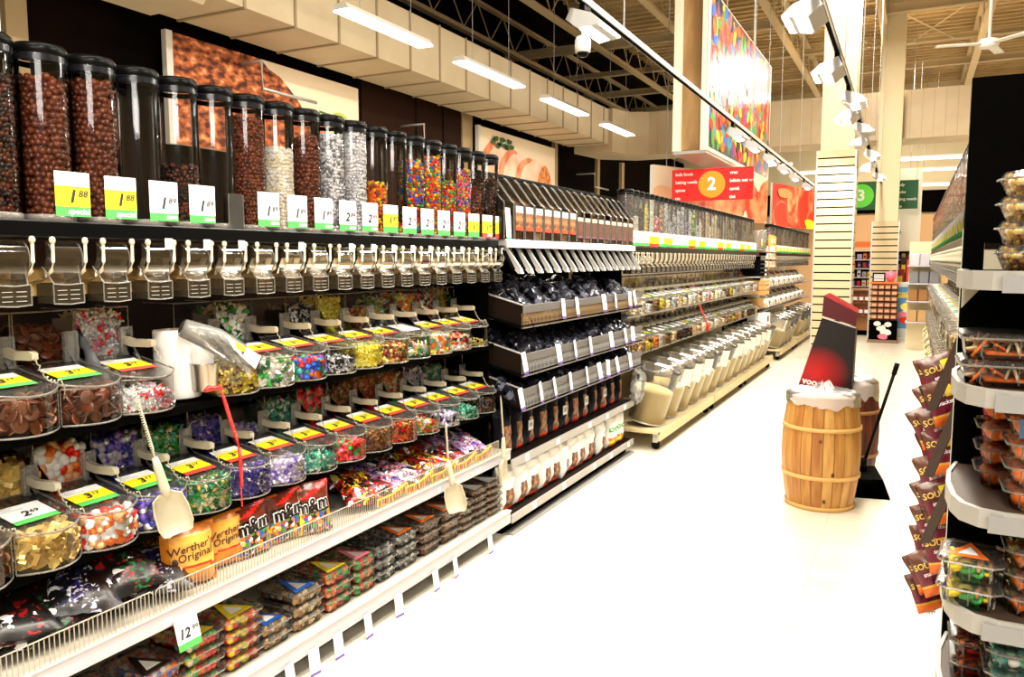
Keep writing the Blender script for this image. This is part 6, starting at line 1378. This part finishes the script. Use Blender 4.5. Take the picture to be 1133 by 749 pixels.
O('red_poster_stand', MB().box(-.17, .17, 0, .04, 0, 1.55, REDT, .004).box(-.11, .11, -.003, 0, 1.3, 1.33, PAPER).box(-.09, .09, -.003, 0, 1.2, 1.22, PKL).box(-.09, .09, -.003, 0, 1.1, 1.12, PKL), None, (.03, 18.2, 0), (0, 0, 0), 'red poster stand behind the blue display', 'poster stand')
O('yellow_card', MB().box(-.12, .12, 0, .02, 0, .2, K['yellow'], .004), None, (.02, 18.15, 1.552), (0, 0, 0), 'yellow card above the red poster stand', 'card')
for i, (x, y, z, w_, h_, c) in enumerate(((-.27, 18.3, 0, .2, 1.35, 'dred'), (-.20, 18.35, 0, .12, 1.6, 'dchoc'))): O('stock_carton', MB().box(-w_ / 2, w_ / 2, 0, .2, 0, h_, K[c], .01).box(-w_ * .3, w_ * .3, -.003, 0, h_ * .8, h_ * .9, K['yellow']), None, (x, y, z), (0, 0, 0), ('dark red' if i == 0 else 'dark brown') + ' tall carton behind the chocolate stand', 'carton')
t = E('drinks_rack', (-1.1, 17.8, 0), 0, 'wooden rack of white jars beside the near pillar at the far end', 'display stand')
O('rack_body', MB().box(-.35, .35, 0, .3, .1, .95, M('rack_wood', (.35, .14, .04), .6)).box(-.35, .35, -.02, .32, 0, .1, MATT), t)
for z in (.42, .68, .93): O('rack_shelf', MB().box(-.36, .36, -.12, .0, z - .02, z, M('rack_wood2', (.22, .08, .03), .6)), t)
for r, z in enumerate((.42, .68)):
    for k in range(6): O('white_jar', MB().lathe([(.035, 0), (.042, .01), (.042, .12), (.028, .14), (.028, .16)], K['dred'], 12).lathe([(.043, .04), (.043, .11)], PAPER, 12, caps=False), None, (-1.1 - .28 + k * .11, 17.74, z), (0, 0, 0), 'small white labelled jar on the wooden rack, %s row, %s from left' % (('lower', 'upper')[r], od(k)), 'jar', 'jars on the wooden rack')
rr_ = random.Random(77)
cols = ['navy', 'red', 'white', 'dchoc', 'blue', 'orange', 'black', 'silver', 'dred', 'tan', 'lilac', 'yellow']
t = E('magazine_shelves', (-1.0, 19.6, 0), 0, 'far shelving packed with small coloured goods under an orange header', 'shelving unit')
O('shelf_frame', MB().box(-1.0, 1.2, .3, .34, 0, 1.75, DARK), t); O('header', MB().box(-.5, .55, .0, .05, 1.82, 1.95, ORB), t)
for r in range(5): O('shelf', MB().box(-1.0, 1.2, 0, .3, .93 + r * .2, .95 + r * .2, SILV), t)
for r in range(4):
    for k in range(19):
        c = rr_.choice(cols); w_ = rr_.uniform(.035, .05); h_ = rr_.uniform(.1, .16)
        O('small_pack', MB().box(-w_, w_, -.04, .04, 0, h_, K[c], .008).box(-w_ * .6, w_ * .6, -.042, -.04, h_ * .3, h_ * .6, K[rr_.choice(cols)]), None, (-1.9 + k * .112, 19.72, .952 + r * .2), (0, 0, 0), 'small %s pack on the far goods shelving, %s shelf up, %s from left' % ({'dchoc': 'brown', 'dred': 'dark red'}.get(c, c), od(r), od(k)), 'pack', 'packs on the far goods shelving')
# balloon style hanging burger shapes beside the far pillar
t = E('hanging_ornament', (-.40, 17.9, 2.02), 0, 'yellow and green round hanging ornament beside the slim pillar', 'ornament')
O('upper_half', MB().lathe([(.001, .19), (.08, .17), (.12, .11), (.125, .09)], K['yellow'], 16), t); O('filling', MB().lathe([(.13, .05), (.135, .07), (.13, .09)], K['green'], 16), t); O('lower_half', MB().lathe([(.001, -.02), (.11, 0), (.12, .045)], K['nut'], 16), t); O('string', MB().tube([(0, 0, .19), (0, 0, 1.87)], .003, WHITE, 4), t)
O('red_balloon', MB().lathe([(.001, -.12), (.05, -.08), (.08, 0), (.06, .07), (.001, .09)], K['pink'], 16).tube([(0, 0, .09), (0, 0, 2.02)], .003, WHITE, 4), None, (-.45, 18.1, 1.86), (0, 0, 0), 'pinkish red balloon below the yellow ornament', 'balloon')
# dark end stand on the right, far
t = E('display_stand', (.12, 15.2, 0), 0, 'slim far stand with silver packs at the end of the right shelving', 'display stand')
O('stand_back', MB().box(-.2, .3, .1, .13, 0, 1.85, CREAM), t)
for z in (.5, .85, 1.15, 1.45): O('shelf', MB().box(-.22, .3, -.2, .1, z - .02, z, LIP), t)
for k, z in enumerate((.5, .85, 1.15, 1.45)):
    for j in range(3): O('silver_pack', MB().box(-.07, .07, -.06, .06, 0, .2, K[('tan', 'nut', 'grey', 'silver')[k]], .01), None, (.0 + j * .15, 15.12, z + .0), (0, 0, .1 * j), '%s block pack on the far slim stand, %s shelf up, %s from the left' % (('tan', 'brown', 'grey', 'silver')[k], od(k), od(j)), 'pack', 'packs on the far slim stand')
